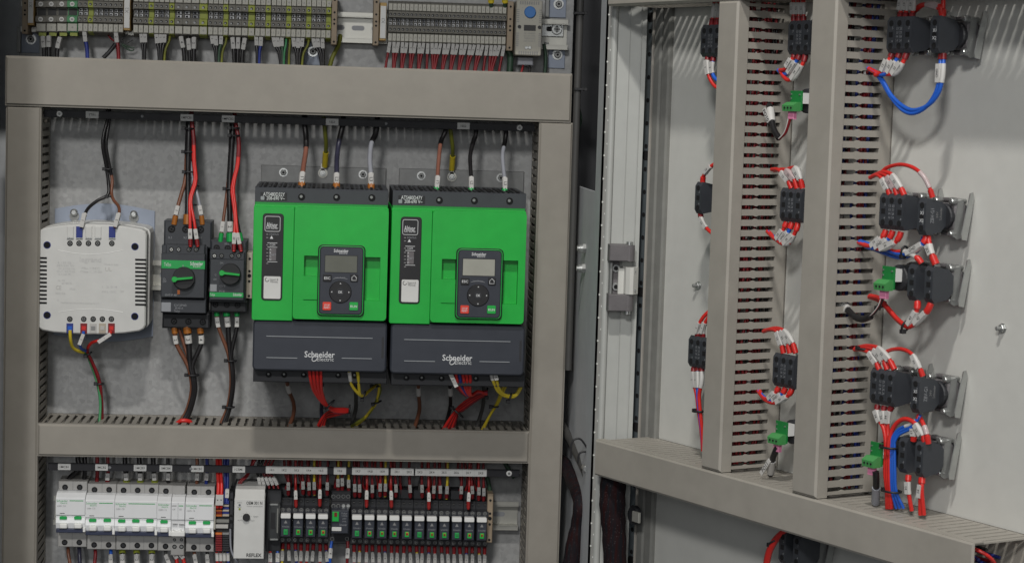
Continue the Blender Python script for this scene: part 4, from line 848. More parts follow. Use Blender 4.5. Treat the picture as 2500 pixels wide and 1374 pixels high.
    # bottom terminal base
    yb = .165; q = R(618, 900, 945, 934, yb); b = MB(); b.box(q[0], q[1], .02, yb, q[2], q[3], 'anth_dark', .001); t.part(b, 'terminal_base')
    for u in (656, 694, 742, 826, 866): a, z = q0(u, 914+(u-656)*.012, yb); s = MB(); s.cyl(a, z, .0036, yb-.001, yb+.0004, 'hole', 16); s.cyl(a-.0004, z+.0008, .0014, yb, yb+.0007, 'zinc_dull', 8); t.part(s, 'screw_well')
    return t
drive(0, 0, 'ATS480D32Y', 'green and charcoal soft starter with dark display, left of the pair', 'lcd')
drive(336.3, 8.2, 'ATS480D47Y', 'green and charcoal soft starter with pale display, right of the pair', 'lcd_light')
# supply wires above the drives
S1 = 'thick supply wires above the green drives'
def supply(pix, m, label, fm, s, hs=True, f=.30):
    wire(PF, pix, .0031 if fm == 'orange_fer' else .0026, m, label, S1, sleeve=(.80, .92), ferrule=(.925, 1.0), fm=fm, txt=s, ends=(f, 'wire_black') if hs else None)
supply([(744, 282, .05), (744, 305, .055), (747, 335, .06), (747, 365, .07), (742, 400, .09), (738, 430, .11), (736, 462, .12)], 'copper_br', 'copper-brown supply wire into the left drive', 'orange_fer', 'L1', f=.38)
supply([(838, 282, .05), (837, 305, .055), (830, 335, .06), (824, 370, .07), (822, 400, .09), (822, 435, .11), (821, 464, .12)], 'violet_blk', 'blue-black supply wire into the left drive', 'orange_fer', 'L2', f=.28)
supply([(921, 285, .05), (920, 308, .055), (916, 330, .06), (907, 350, .07), (903, 390, .09), (906, 430, .11), (906, 466, .12)], 'grey_wire', 'light grey supply wire into the left drive', 'orange_fer', 'L3', f=.33)
supply([(1089, 300, .05), (1087, 322, .055), (1077, 345, .06), (1072, 380, .08), (1069, 420, .10), (1068, 440, .115), (1065, 474, .12)], 'copper_br', 'brown supply wire into the right drive', 'green_band', 'L1', f=.28)
supply([(1162, 300, .05), (1162, 328, .055), (1156, 345, .06), (1148, 380, .08), (1149, 415, .10), (1151, 445, .115), (1150, 476, .12)], 'wire_black', 'black supply wire into the right drive', 'green_band', 'L2')
supply([(1236, 303, .05), (1235, 330, .055), (1232, 350, .06), (1227, 380, .08), (1230, 420, .10), (1233, 445, .115), (1232, 477, .12)], 'grey_wire', 'light grey supply wire into the right drive', 'green_band', 'L3', f=.30)
def earth(pix, lug, label):
    o = wire(PF, pix, .0026, 'yelgreen', label, S1, ferrule=(.70, 1.0), fm='yellow'); a, z = P(lug[0], lug[1], .006); b = MB()
    b.cyl(a, z, .0060, .0055, .0068, 'railmetal', 20); b.cyl(a, z, .0046, .0068, .0095, 'zinc', 6, bev=.0006); b.cyl(a, z, .0022, .0095, .0125, 'zinc', 12, bev=.0006); b.box(a-.0024, a+.0024, .0055, .0068, z+.004, z+.012, 'railmetal')
    q = pix[len(pix)//2]; c = P(q[0], q[1], q[2]); b.build('ring_lug', PF, (c[0], q[2], c[1]), o)
earth([(790, 285, .045), (793, 318, .045), (796, 350, .035), (795, 378, .02), (793, 406, .009)], (788, 423), 'green and yellow earth wire ending in a ring lug above the left drive')
earth([(1098, 300, .045), (1101, 325, .045), (1105, 360, .035), (1105, 385, .02), (1103, 414, .009)], (1103, 432), 'green and yellow earth wire ending in a ring lug above the right drive')
# ------------------------------------------------------------------ wires below the drives
S2 = 'power wires below the green drives'
for pix, m, lab in (([(700, 930, .1), (706, 955, .08), (717, 985, .06), (716, 1012, .055), (704, 1045, .05)], 'brown', 'brown power wire below the left drive, nearest the smaller breaker'),
                    ([(786, 930, .1), (787, 965, .08), (785, 1000, .06), (786, 1045, .05)], 'violet_blk', 'black power wire behind the red bundle of the left drive'),
                    ([(866, 930, .1), (869, 965, .08), (868, 1000, .06), (856, 1045, .05)], 'conduit', 'grey power wire beside the yellow wires of the left drive'),
                    ([(1021, 936, .1), (1022, 965, .08), (1024, 1000, .06), (1012, 1045, .05)], 'brown', 'brown power wire below the right drive'),
                    ([(1098, 936, .1), (1100, 965, .08), (1098, 1000, .06), (1085, 1045, .05)], 'wire_black', 'black power wire beside the red bundle of the right drive'),
                    ([(1181, 938, .1), (1181, 970, .08), (1177, 1000, .06), (1163, 1045, .05)], 'conduit', 'grey power wire below the right drive')):
    wire(PF, pix, .0025, m, lab, S2, sleeve=(.10, .30) if 'grey' not in lab else None)
S3 = 'red control wires below the green drives'
for i in range(5):
    u = 755+i*9.3 if i < 4 else 781; dy = 0 if i < 4 else -.012
    wire(PF, [(u, 903, .172+dy), (u+2+(2-i)*1.0, 930, .165+dy), (u+6+(2-i)*3, 955, .15+dy), (790+i*2, 985, .13+dy), (815, 997+i*2, .115+dy), (840, 998+i*2.4, .105+dy), (853, 1000+i*1.2, .1+dy)], .0019 if i < 4 else .0012, 'red' if i != 4 else 'blue_dark', ('%s bright red control wire from the left below the left drive' % nth(i)) if i < 4 else 'blue control wire half hidden behind the red ones of the left drive', S3)
    wire(PF, [(850, 1000+i, .095), (825, 1003+i*2, .09), (805, 1004+i*3, .082), (787+i*2, 1020, .072), (772+i*4, 1048, .06)], .0019, 'red_dark' if i % 2 else 'red', '%s red wire from the left bending back into the duct below the left drive' % nth(i), S3)
tie(PF, 804, 988, .125, .008, 'black tie where the red bundle bends below the left drive', .8); tie(PF, 853, 1000, .1, .006, 'black tie at the right tip of the red bundle below the left drive', 1.5)
for i in range(6):
    u = 1104+i*8.3; m = 'blue_dark' if i == 2 else ('red' if i != 0 else 'red_dark')
    wire(PF, [(u-6 if i == 0 else u, 909, .172), (u+3, 925, .168), (u+12-i*2, 945, .155), (1140+i*2, 965, .14), (1162+i, 960-i, .125), (1188, 955+i*1.4, .115)], .0019, m, '%s %s control wire from the left below the right drive' % (nth(i), 'blue' if i == 2 else 'red'), S3, sleeve=(.02, .24) if i == 0 else None, txt='2' if i == 0 else None)
    wire(PF, [(1188, 956+i, .11), (1160, 965+i*2.6, .10), (1130, 985+i*3, .09), (1108+i*2, 1008, .075), (1080+i*5, 1050, .06)], .0019, 'red_dark' if i % 2 else 'red', '%s red wire from the left slanting back into the duct below the right drive' % nth(i), S3)
tie(PF, 1117, 1006, .085, .009, 'black tie on the slanting red bundle below the right drive', -.7); tie(PF, 1189, 958, .11, .006, 'black tie at the right tip of the red bundle below the right drive', 1.5)
S4 = 'yellow control wires below the green drives'
for i, u in enumerate((853, 872)):
    wire(PF, [(u-1, 903, .172), (u+1+i*1, 915, .17), (u+6-i*2, 940, .16), (877+i*2, 962, .15), (888, 965, .14), (903, 952, .12), (918, 940, .10)], .0019, 'yellow', '%s yellow wire dropping from the left drive into a loop' % ('left' if i == 0 else 'right'), S4, sleeve=(.02, .16) if i == 0 else None)
    wire(PF, [(920+i*5, 936, .1), (928-i*2, 948, .1), (922, 972, .095), (912, 992, .085), (893, 1017, .075), (866+i*4, 1035, .06), (846, 1048, .055)], .0021, 'yellow' if i else 'yelgreen', '%s yellow wire returning from the loop into the duct below the left drive' % ('upper' if i == 0 else 'lower'), S4)
tie(PF, 888, 965, .14, .0052, 'black tie at the bottom of the yellow loop of the left drive', 1.2); tie(PF, 920, 982, .09, .0055, 'black tie on the thick yellow wires below the left drive', .4); tie(PF, 917, 942, .1, .005, 'black tie at the upper turn of the yellow wires of the left drive')
for i in range(2):
    wire(PF, [(1199+i*10, 912, .172), (1204+i*9, 930, .168), (1216+i*6, 955, .155), (1238, 968-i*3, .145), (1258, 966-i*3, .14), (1272-i*2, 945, .14), (1275-i*2, 925, .14)], .0019, 'yellow', '%s yellow wire hanging in a loop at the corner of the right drive' % ('outer' if i == 0 else 'inner'), S4, sleeve=(.0, .10), txt='3' if i else None)
    wire(PF, [(1230+i*7, 938, .11), (1222+i*5, 960, .1), (1212+i*3, 985, .085), (1198, 1010, .075), (1176+i*3, 1050, .055)], .0017, 'yellow', '%s yellow wire slanting down behind the loop of the right drive' % ('left' if i == 0 else 'right'), S4)
tie(PF, 1244, 970, .145, .0052, 'black tie at the bottom of the yellow loop of the right drive', 1.2); tie(PF, 1207, 992, .085, .0046, 'black tie on the slanting yellow wires of the right drive')
# ================================================================== BREAKER ROW
YB, YM = .072, .050
def mcb(u0, u1, T, poles, label, code, name='circuit_breaker', cat='breaker'):
    um = (u0+u1)/2; R = lambda a, b, c, d, y: rect(PF, a, b, c, d, y)
    o = R(u0, T, u1, T+160, YM); t = Thing(name, label, cat, PF, ((o[0]+o[1])/2, 0, (o[2]+o[3])/2), 'modular breakers on the bottom rail')
    b = MB(); q = R(u0+5, T, u1+5, T+160, YM); xa, xb = R(u0, T+50, u1, T+90, YB)[:2]
    b.box(xa+.0002, xb-.0002, .010, YM, q[2], q[3], 'grey_mcb', .0008)
    for i in range(1, poles): x = xa+(xb-xa)*i/poles; b.box(x-.0002, x+.0002, YM, YM+.0002, q[2], q[3], 'print_mid')
    t.part(b, 'body')
    b = MB(); q1 = R(u0, T+40, u1, T+82, YB); q0 = R(u0, T+28, u1, T+40, YM)
    b.prism([(YM-.001, q1[2]), (YB, q1[2]), (YB, q1[3]-.0012), (YB-.0012, q1[3]), (YB-.010, q1[3]+.0045), (YM-.001, q1[3]+.0060)], xa+.0001, xb-.0001, 'white_mcb', axis='x')
    l0 = R(u0+4, T+47.2, u0+4+16*(1 if poles > 1 else .9), T+49, YB)
    if code: a, z = P(u0+(16 if poles > 1 else 17), T+47.5, YB); b.text('Schneider', a, z, YB+.0003, .0026, 'green_band', w=.0135); a, z = P(u0+20, T+53, YB); b.text('Electric', a, z, YB+.0003, .0018, 'green_band', w=.008)
    if code and poles > 1: l = R(u0+34, T+46.6, u1-4, T+48.4, YB); b.box(l[0], l[1], YB, YB+.0002, l[2], l[3], 'green_band')
    if code: a, z = P(u0+14, T+60, YB); b.text(code, a, z, YB+.0003, .0020, 'print_mid', w=.010)
    l = R(u0+10, T+77.2, u0+22, T+78.8, YB); b.box(l[0], l[1], YB, YB+.0002, l[2], l[3], 'print')
    t.part(b, 'front_face')
    # toggle well: convex band with green windows, white levers joined by a navy bar
    b = MB(); q = R(u0, T+82, u1, T+127, YB)
    h = q[3]-q[2]; prof = [(YM-.001, q[2]), (YB-.008, q[2]), (YB-.003, q[2]+h*.25), (YB-.0015, q[2]+h*.55), (YB-.003, q[2]+h*.85), (YB-.004, q[3]-.0002), (YM-.001, q[3]-.0002)]
    b.prism(prof, xa+.0001, xb-.0001, 'white_mcb', axis='x'); t.part(b, 'toggle_well')
    for i in range(poles):
        uc = u0+(u1-u0)*(i+.5)/poles
        g = R(uc-9, T+86, uc+9, T+93.5, YB); b = MB(); b.rbox(g[0], g[1], YB-.0035, YB-.0005, g[2], g[3], .0012, 'green_band', .0003); t.part(b, 'status_window')
        g = R(uc-9.5, T+104, uc+9.5, T+116, YB+.006); b = MB(); b.rbox(g[0], g[1], YB-.003, YB+.006, g[2], g[3], .0016, 'white_shiny', .0012); t.part(b, 'toggle')
        for vv, dx in ((T+14.5, 5), (T+149, 4)): a, z = P(uc+dx, vv, YM); s = MB(); s.cyl(a, z, .0036, YM-.001, YM+.0004, 'hole', 16); s.cyl(a, z, .0022, YM, YM+.0007, 'anth_dark', 12); t.part(s, 'screw')
    n = R(u0+1, T+116.5, u1-5, T+125.5, YB+.003); b = MB(); b.box(n[0], n[1], YB-.006, YB+.0035, n[2], n[3], 'navy', .0006); b.box(n[1]-.0004, n[1]+.0028, YB-.004, YB+.0032, n[2]+.001, n[3]+.0012, 'white_shiny', .0004); t.part(b, 'toggle_bar')
mcb(136, 207.6, 1174, 2, 'two-pole white breaker at the far left of the bottom row', 'iC60N  C16')
mcb(208, 279.3, 1180, 2, 'two-pole white breaker between another two-pole and the three-pole one', 'iC60N  C10')
mcb(279.6, 382.8, 1181.5, 3, 'three-pole white breaker, widest of the bottom row', 'iC60N  C20')
mcb(383, 417.3, 1183.5, 1, 'single-pole white breaker right of the three-pole one', 'iC60N  C2')
mcb(452, 521.5, 1186, 2, 'two-pole white breaker beside the orange terminal stack', 'iC60N  C6')
def aux():
    u0, u1, T = 417.5, 451, 1184.5; R = lambda a, b, c, d, y: rect(PF, a, b, c, d, y)
    o = R(u0, T, u1, T+170, YM); t = Thing('auxiliary_contact', 'twin slim white contact module with a white joined toggle and two screws below', 'auxiliary contact', PF, ((o[0]+o[1])/2, 0, (o[2]+o[3])/2))
    b = MB(); b.box(o[0]+.0002, o[1]-.0002, .010, YM, o[2], o[3], 'grey_mcb', .0008); t.part(b, 'body')
    b = MB(); q = R(u0, T+40, u1, T+125, YB); b.prism([(YM-.001, q[2]), (YB-.004, q[2]), (YB-.002, q[2]+.02), (YB, q[2]+.022), (YB, q[3]-.0012), (YB-.0012, q[3]), (YB-.010, q[3]+.0045), (YM-.001, q[3]+.006)], q[0]+.0003, q[1]-.0003, 'white_mcb', axis='x')
    xm = (q[0]+q[1])/2; b.box(xm-.0002, xm+.0002, YB-.001, YB+.0002, q[2]+.022, q[3]-.001, 'print_grey')
    for u, m in ((425.5, 'print_mid'), (442, 'green_band')): l = R(u-5.5, T+48.5, u+5.5, T+50.5, YB); b.box(l[0], l[1], YB, YB+.0002, l[2], l[3], m); a, z = P(u-1, T+58, YB); b.text('OF' if u < 430 else 'SD', a, z, YB+.0003, .0020, 'print_mid')
    for u, v in ((427, 94), (443, 95)): a, z = P(u, T+v, YB); b.box(a-.003, a+.003, YB-.003, YB+.0004, z-.0002, z+.0003, 'print_mid')
    t.part(b, 'front_face')
    g = R(417, T+112, 451, T+124, YB+.004); b = MB(); b.rbox(g[0], g[1], YB-.004, YB+.005, g[2], g[3], .001, 'white_shiny', .0008)
    for u in (423, 440): k = R(u-1.5, T+107, u+1.5, T+113, YB); b.box(k[0], k[1], YB-.003, YB+.003, k[2], k[3], 'white_shiny')
    t.part(b, 'toggle')
    for u in (426, 443):
        for v, r in ((132, .0020), (149, .0028)): a, z = P(u, T+v, YM); s = MB(); s.cyl(a, z, r, YM-.001, YM+.0004, 'hole', 14); s.cyl(a, z, r*.6, YM, YM+.0007, 'zinc_dull', 10); t.part(s, 'screw')
aux()
# ------------------------------------------------------------------ double-level distribution terminal
def dist():
    Y = .060; R = lambda a, b, c, d, y=Y: rect(PF, a, b, c, d, y); o = R(524, 1210, 560, 1348)
    t = Thing('distribution_terminal', 'orange and grey two-column distribution terminal beside the white breakers', 'terminal', PF, ((o[0]+o[1])/2, 0, (o[2]+o[3])/2))
    t.part(MB().box(o[0], o[1], .012, Y-.006, o[2], o[3], 'anth_dark', .001), 'body')
    q = R(519.5, 1236, 526, 1292, Y+.006); t.part(MB().box(q[0], q[1], .02, Y+.006, q[2], q[3], 'tag', .0006), 'end_cover')
    for u0, u1, ca, cb, nm in ((526, 542, 'red_dark', 'orange', 'orange_column'), (543, 559, 'blue_dark', 'beige', 'blue_column')):
        b = MB(); b2 = MB()
        for k, (v0, v1, m) in enumerate(((1222, 1230, ca), (1232, 1236, cb), (1237, 1243, ca), (1243.5, 1247.5, cb), (1248.5, 1254, ca), (1254.5, 1259.5, cb))): q = R(u0, v0, u1, v1); b.box(q[0], q[1], Y-.008, Y-.001 if m == ca else Y+.001, q[2], q[3], m, .0004)
        for i in range(8): q = R(u0, 1300+i*5.9, u1, 1304.6+i*5.9); b2.box(q[0], q[1], Y-.008, Y-.0005*i, q[2], q[3], ('orange' if i == 0 else 'red_dark') if ca == 'red_dark' else ('print_mid' if i == 0 else 'anth_dark'), .0003)
        t.part(b, 'upper_'+nm); t.part(b2, 'lower_'+nm)
    q = R(525, 1280, 557, 1288.5); t.part(MB().box(q[0], q[1], Y-.008, Y+.0015, q[2], q[3], 'grey_mcb', .0004), 'marker_tag')
    q = R(525, 1268, 559, 1276); t.part(MB().box(q[0], q[1], Y-.008, Y-.002, q[2], q[3], 'seal', .0004), 'rib')
dist()
slim_bracket(559.5, 1200, 569, 1345, 'dark slim end bracket left of the white regulator', 'anth_dark', .055)
# ------------------------------------------------------------------ white regulator
def regulator():
    Y = .100; R = lambda a, b, c, d, y=Y: rect(PF, a, b, c, d, y); q = R(571, 1218, 645, 1363)
    t = Thing('control_relay', 'white control relay box with black dial reading REFLEX', 'control relay', PF, ((q[0]+q[1])/2, 0, (q[2]+q[3])/2))
    b = MB(); b.box(q[0], q[1], .016, Y, q[2], q[3], 'white', .0006)
    b.prism([(.03, q[3]-.0003), (Y-.0008, q[3]-.0003), (Y-.016, q[3]+.0095), (.03, q[3]+.0105)], q[0]+.0005, q[1]-.0005, 'white', axis='x'); t.part(b, 'housing')
    a, z = P(601.5, 1261, Y); k = MB(); k.cyl(a, z, .0045, Y, Y+.004, 'black', 22, bev=.0006); t.part(k, 'dial')
    l = MB()
    for i in range(7): w = math.radians(210-i*40); cx, cz = a+.0062*math.cos(w), z+.0062*math.sin(w); l.cyl(cx, cz, .00035, Y, Y+.0002, 'print_mid', 6)
    for u, v, s, h, w, m, bo in ((621, 1227, 'OEM 301 N', .0038, .0195, 'print', .02), (622, 1234.5, 'motor protection', .0020, .0195, 'print_mid', 0), (585, 1226, 'SUPPLY', .0016, .006, 'print_mid', 0), (585, 1237, 'RELAY', .0016, .005, 'print_mid', 0), (625, 1260.5, 'RESET', .0020, .006, 'print_mid', 0), (586, 1269, 'AUTO', .0018, .006, 'print_mid', 0), (616, 1270, 'TEST', .0018, .006, 'print_mid', 0), (620, 1354, 'REFLEX', .0042, .0185, 'print', .025)):
        cx, cz = P(u, v, Y); l.text(s, cx, cz, Y+.0003, h, m, w=w, bold=bo)
    t.part(l, 'lettering')
    for v, m in ((1231.5, 'bar_metal'), (1241.5, 'lime')): cx, cz = P(585, v, Y); t.part(MB().cyl(cx, cz, .0013, Y, Y+.001, m, 12, bev=.0003), 'indicator_light')
    b = MB(); w = R(572, 1183, 652, 1206, .055); b.box(w[0], w[1], .014, .055, w[2], w[3], 'anth_dark', .001); t.part(b, 'terminal_base')
regulator()
wire(PF, [(562, 1290, .07), (563, 1330, .07), (568, 1352, .07), (580, 1372, .07), (590, 1385, .065)], .0012, 'grey_wire', 'thin white wire curving under the white control relay')
# ------------------------------------------------------------------ relay with clear cover
def clear_relay():
    Y = .075; R = lambda a, b, c, d, y=Y: rect(PF, a, b, c, d, y); o = R(650, 1196, 686, 1345, .055)
    t = Thing('plug_relay', 'plug-in relay under a clear cover between white box and slim relays', 'relay', PF, ((o[0]+o[1])/2, 0, (o[2]+o[3])/2))
    t.part(MB().box(o[0], o[1], .014, .055, o[2], o[3], 'anth_dark', .001), 'socket')
    q = R(655, 1229, 683, 1318); t.part(MB().rbox(q[0], q[1], .054, Y, q[2], q[3], .002, 'clear_cover', .0022), 'clear_cover')
    for v in (1231, 1316): w = R(659, v-2, 679, v+2); t.part(MB().rbox(w[0], w[1], Y-.002, Y+.0006, w[2], w[3], .0008, 'zinc', .0003), 'spring_clip')
    b = MB(); w = R(661, 1250, 672, 1290); b.box(w[0], w[1], Y-.001, Y+.0002, w[2], w[3], 'black', .0002); w = R(676, 1240, 679, 1300); b.box(w[0], w[1], Y-.001, Y+.0002, w[2], w[3], 'seal'); t.part(b, 'coil')
clear_relay()
# ------------------------------------------------------------------ slim relays
def relay_line(u): return 1259+(u-686)*.0204
def slim_relay(uc, label, lit):
    T = relay_line(uc); R = lambda du0, dv0, du1, dv1, y: rect(PF, uc+du0, T+dv0, uc+du1, T+dv1, y)
    o = R(-14.6, -66, 14.6, 70, .05); xm = (o[0]+o[1])/2; t = Thing('slim_relay', label, 'relay', PF, (xm, 0, (o[2]+o[3])/2), 'slim relays on the bottom rail')
    w = o[1]-o[0]; x0, x1 = xm-w/2, xm+w/2
    z = lambda dv, y: P(uc, T+dv, y)[1]
    b = MB(); b.prism([(.012, z(68, .05)), (.045, z(68, .05)), (.052, z(62, .05)), (.052, z(49, .05)), (.030, z(47, .05)), (.030, z(-8, .05)), (.058, z(-10, .05)), (.058, z(-23, .05)), (.046, z(-26, .05)), (.046, z(-44, .05)), (.034, z(-48, .04)), (.034, z(-68, .04)), (.012, z(-70, .04))], x0, x1, 'anth_dark', axis='x'); t.part(b, 'socket')
    f = R(-12, -5, 12, 50, .076); xf0, xf1 = f[0], f[1]; b = MB(); b.box(xf0, xf1, .028, .076, f[2], f[3], 'anth_cover', .0008)
    a, zz = P(uc, T+14, .076); b.prism([(a-.0022, zz-.0016), (a+.0022, zz-.0016), (a, zz+.0024)], .0758, .0762, 'print_mid')
    a, zz = P(uc, T+25, .076); b.text('Schneider', a, zz, .0763, .0021, 'print_grey', w=.0092); rl = t.part(b, 'relay')
    g = R(-12, -5.5, 12, 5.5, .078); b = MB(); b.rbox(g[0], g[1], .070, .0785, g[2], g[3], .0012, 'white_shiny', .0005); t.part(b, 'marker_tag')
    g = R(-5.2, 32, 5.2, 45, .0768); b = MB(); b.rbox(g[0], g[1], .075, .0775, g[2], g[3], .0006, 'led_green' if lit != 'c' else 'green_band', .0004)
    h = R(-2.5, 33.5, 3.5, 40.5, .0775); b.box(h[0], h[1], .077, .0781, h[2], h[3], {'r': 'orange', 'c': 'green_term', 'y': 'lime'}[lit], .0002); h = R(-2, 35.5, 2, 39.5, .078); b.box(h[0], h[1], .078, .0784, h[2], h[3], 'red_dark' if lit != 'c' else 'green_dark'); t.part(b, 'test_button', rl)
    for du in (-7.5, 7.5):
        for dv, y, r, m in ((-16, .058, .0024, 'railmetal'), (-38, .046, .0024, 'anth_dark'), (57, .052, .0023, 'railmetal')):
            a, zz = P(uc+du, T+dv, y); s = MB(); s.cyl(a, zz, r, y-.001, y+.0004, m if m == 'anth_dark' else 'zinc_dull', 14); s.cyl(a, zz, r*.72, y, y+.0006, 'anth_dark' if m != 'anth_dark' else 'hole', 12); s.box(a-r*.5, a+r*.5, y+.0005, y+.0008, zz-.0002, zz+.0002, 'railmetal' if m != 'anth_dark' else 'zinc_dull'); t.part(s, 'screw')
RU = [697.5+i*30.4 for i in range(4)]+[871.5+i*30.5 for i in range(11)]
_lit = 'cyryc'[0]+'yyr'+'cryyrcyycry'
for i, u in enumerate(RU):
    slim_relay(u, ('%s slim relay from the left in the group of four before the green-tabbed module' % nth(i)) if i < 4 else ('%s slim relay from the left in the row of eleven' % nth(i-4)), _lit[i])
def contactor():
    Y = .082; uc = 831; R = lambda a, b, c, d, y=Y: rect(PF, a, b, c, d, y); o = R(808, 1197, 856, 1327, .05)
    t = Thing('contactor', 'dark contactor with bright green tab amid the slim relays', 'contactor', PF, ((o[0]+o[1])/2, 0, (o[2]+o[3])/2))
    b = MB(); b.box(o[0], o[1], .012, .050, o[2], o[3], 'anth_dark', .0012); t.part(b, 'body')
    q = R(809, 1226, 855, 1242, .062); t.part(MB().box(q[0], q[1], .04, .062, q[2], q[3], 'anth_dark', .0008), 'upper_terminals')
    q = R(809, 1245, 851, 1302); t.part(MB().box(q[0], q[1], .04, Y, q[2], q[3], 'anth_cover', .0012), 'front_face')
    q = R(811, 1249, 827.5, 1272.5, Y+.003); b = MB(); b.box(q[0], q[1], Y-.001, Y+.003, q[2], q[3], 'led_green', .0006); q = R(816, 1250, 823, 1260, Y+.003); b.box(q[0], q[1], Y+.0029, Y+.0036, q[2], q[3], 'red_dark'); t.part(b, 'tab')
    q = R(810, 1285.5, 833.5, 1295, Y); t.part(MB().rbox(q[0], q[1], Y-.0005, Y+.001, q[2], q[3], .0008, 'label', .0003), 'marker_tag')
    l = MB()
    for u, v, s, h, w in ((840, 1252, 'TeSys', .0020, .0075), (841, 1258, 'CAD32', .0018, .007), (841, 1265, '24V', .0018, .005), (841, 1272, '10A', .0018, .005), (838, 1280, 'Schneider', .0026, .0095)): a, z = P(u, v, Y); l.text(s, a, z, Y+.0003, h, 'print_grey', w=w)
    t.part(l, 'lettering')
    for v, y, us in ((1234, .062, (814, 826, 838.5, 850)), (1211, .05, (814, 826, 838.5, 850)), (1314, .05, (811, 847))):
        for u in us: a, z = P(u, v, y); s = MB(); s.cyl(a, z, .0025, y-.001, y+.0004, 'zinc_dull', 14); s.cyl(a, z, .0018, y, y+.0006, 'anth_dark' if v != 1234 or u < 830 else 'zinc', 12); t.part(s, 'screw')
contactor()
slim_bracket(1189, 1205, 1203, 1324, 'tan end bracket at the right end of the slim relays', 'tan', .055)
# ------------------------------------------------------------------ wires above the bottom row
U1 = 'wires dropping to the bottom row of relays'; U2 = 'wires leaving the bottom row of relays'
random.seed(11)
_col = {'r': 'red_mid', 'd': 'red_dark', 'y': 'yellow', 'g': 'conduit', 'b': 'blue_dark'}; _cnm = {'r': 'red', 'd': 'dark red', 'y': 'yellow', 'g': 'grey', 'b': 'dark blue'}
_up = [(704, 1184, 'd', 0), (722, 1207, 'r', 1), (740, 1182, 'd', 0), (755, 1184, 'd', 0), (767, 1183, 'y', 0), (781, 1205, 'r', 1), (799, 1184, 'd', 0),
       (825, 1176, 'y', 0), (836, 1174, 'd', 0), (851, 1178, 'y', 0), (866, 1188, 'd', 0), (878, 1189, 'd', 0), (895, 1207, 'r', 1), (909, 1190, 'd', 0), (928, 1187, 'r', 0), (941, 1187, 'y', 0), (955, 1208, 'r', 1), (967, 1189, 'd', 0), (1001, 1190, 'd', 0), (1030, 1190, 'd', 0),
       (1047, 1212, 'r', 1), (1059, 1192, 'd', 0), (1075, 1192, 'd', 0), (1091, 1193, 'y', 0), (1126, 1193, 'd', 0), (1144, 1212, 'r', 1), (1153, 1193, 'd', 0), (1169, 1196, 'r', 0), (1181, 1198, 'd', 0)]
_cc = {}
for u, vs, c, low in _up:
    k = _cc.get(c, 0); _cc[c] = k+1; ve = vs+(30 if low else 24); y = .066 if low else .050; j = random.uniform(-5, 5)
    f = lambda v: (v-1122)/(ve-1122)
    wire(PF, [(u+j, 1122, .045), (u+j*.8, 1145, .048), (u+j*.5, vs-22, .054 if low else .050), (u, vs, y), (u+random.uniform(-1, 1), ve, y-.004)], .00165, _col[c], '%s %s sleeved wire from the left above the slim relays' % (nth(k), _cnm[c]), U1, sleeve=(f(vs-10), f(vs+9)), ferrule=(f(vs+10), .97), fm='red_dark' if not low else 'red_mid', txt=str(random.randint(1, 9)), sm='sleeve_dim' if not low else 'sleeve')
# unsleeved wires behind the marker strip
for i in range(22):
    u = 690+i*22.5+random.uniform(-6, 6); c = random.choice('ddrdgdd')
    wire(PF, [(u, 1120, .03), (u+random.uniform(-3, 3), 1150, .032), (u+random.uniform(-8, 8), 1180, .034), (u+random.uniform(-8, 8), 1205, .03)], .0017, _col[c], 'plain %s wire in the back layer above the slim relays' % _cnm[c], 'back layer of wires above the relays')
for i in range(5):
    wire(PF, [(634+i*9, 1118, .04), (628+i*7, 1150, .045), (633+i*10+random.uniform(-2, 2), 1168, .048), (636+i*11, 1192, .05)], .0015, 'red_dark' if i > 1 else 'wire_black', '%s sleeved wire from the left above the clear-covered relay' % nth(i), U1, sleeve=(.62, .88), txt='1')
for i in range(2):
    wire(PF, [(618+i*7, 1120, .035), (606-i*4, 1158, .045), (590-i*5, 1175, .05), (584-i*4, 1195, .05)], .0014, 'red_dark', '%s dark red wire arching down behind the white control relay' % ('upper' if i else 'lower'), U1)
# breakers: upper feeds
for i, (u, ub, m, c, fm, r) in enumerate(((170, 190, 'wire_black', 'thick black', None, .0032), (205, 207, 'wire_black', 'black', None, .0028), (236, 237, 'red_dark', 'dark red', None, .0024), (262, 263, 'red_dark', 'sleeved dark red', 'red_dark', .0022), (308, 305, 'wire_black', 'yellow-ended black', 'lime_dark', .0030), (342, 340, 'wire_black', 'yellow-ended black', 'lime_dark', .0030), (377, 374, 'wire_black', 'yellow-ended black', 'lime_dark', .0030), (410, 410, 'wire_black', 'sleeved black', None, .0022), (480, 481, 'brown', 'sleeved brown', None, .0022), (503, 505, 'blue_dark', 'sleeved dark blue', None, .0022))):
    k = {308: 'first ', 342: 'second ', 377: 'third '}.get(u, '')
    wire(PF, [(ub, 1115, .035), (ub+1, 1145, .038), (u+1, 1165, .036), (u-(10 if i == 0 else 0), 1190, .033)], r, m, '%s%s wire from above into a white breaker%s' % (k, c, {170: ' at the far left', 205: ' second from left', 410: ' with one pole'}.get(u, '')), 'feed wires above the white breakers', sleeve=(.50, .72) if u > 250 else None, ferrule=(.74, 1) if fm else None, fm=fm or 'red_dark', txt='1' if u > 250 else None)
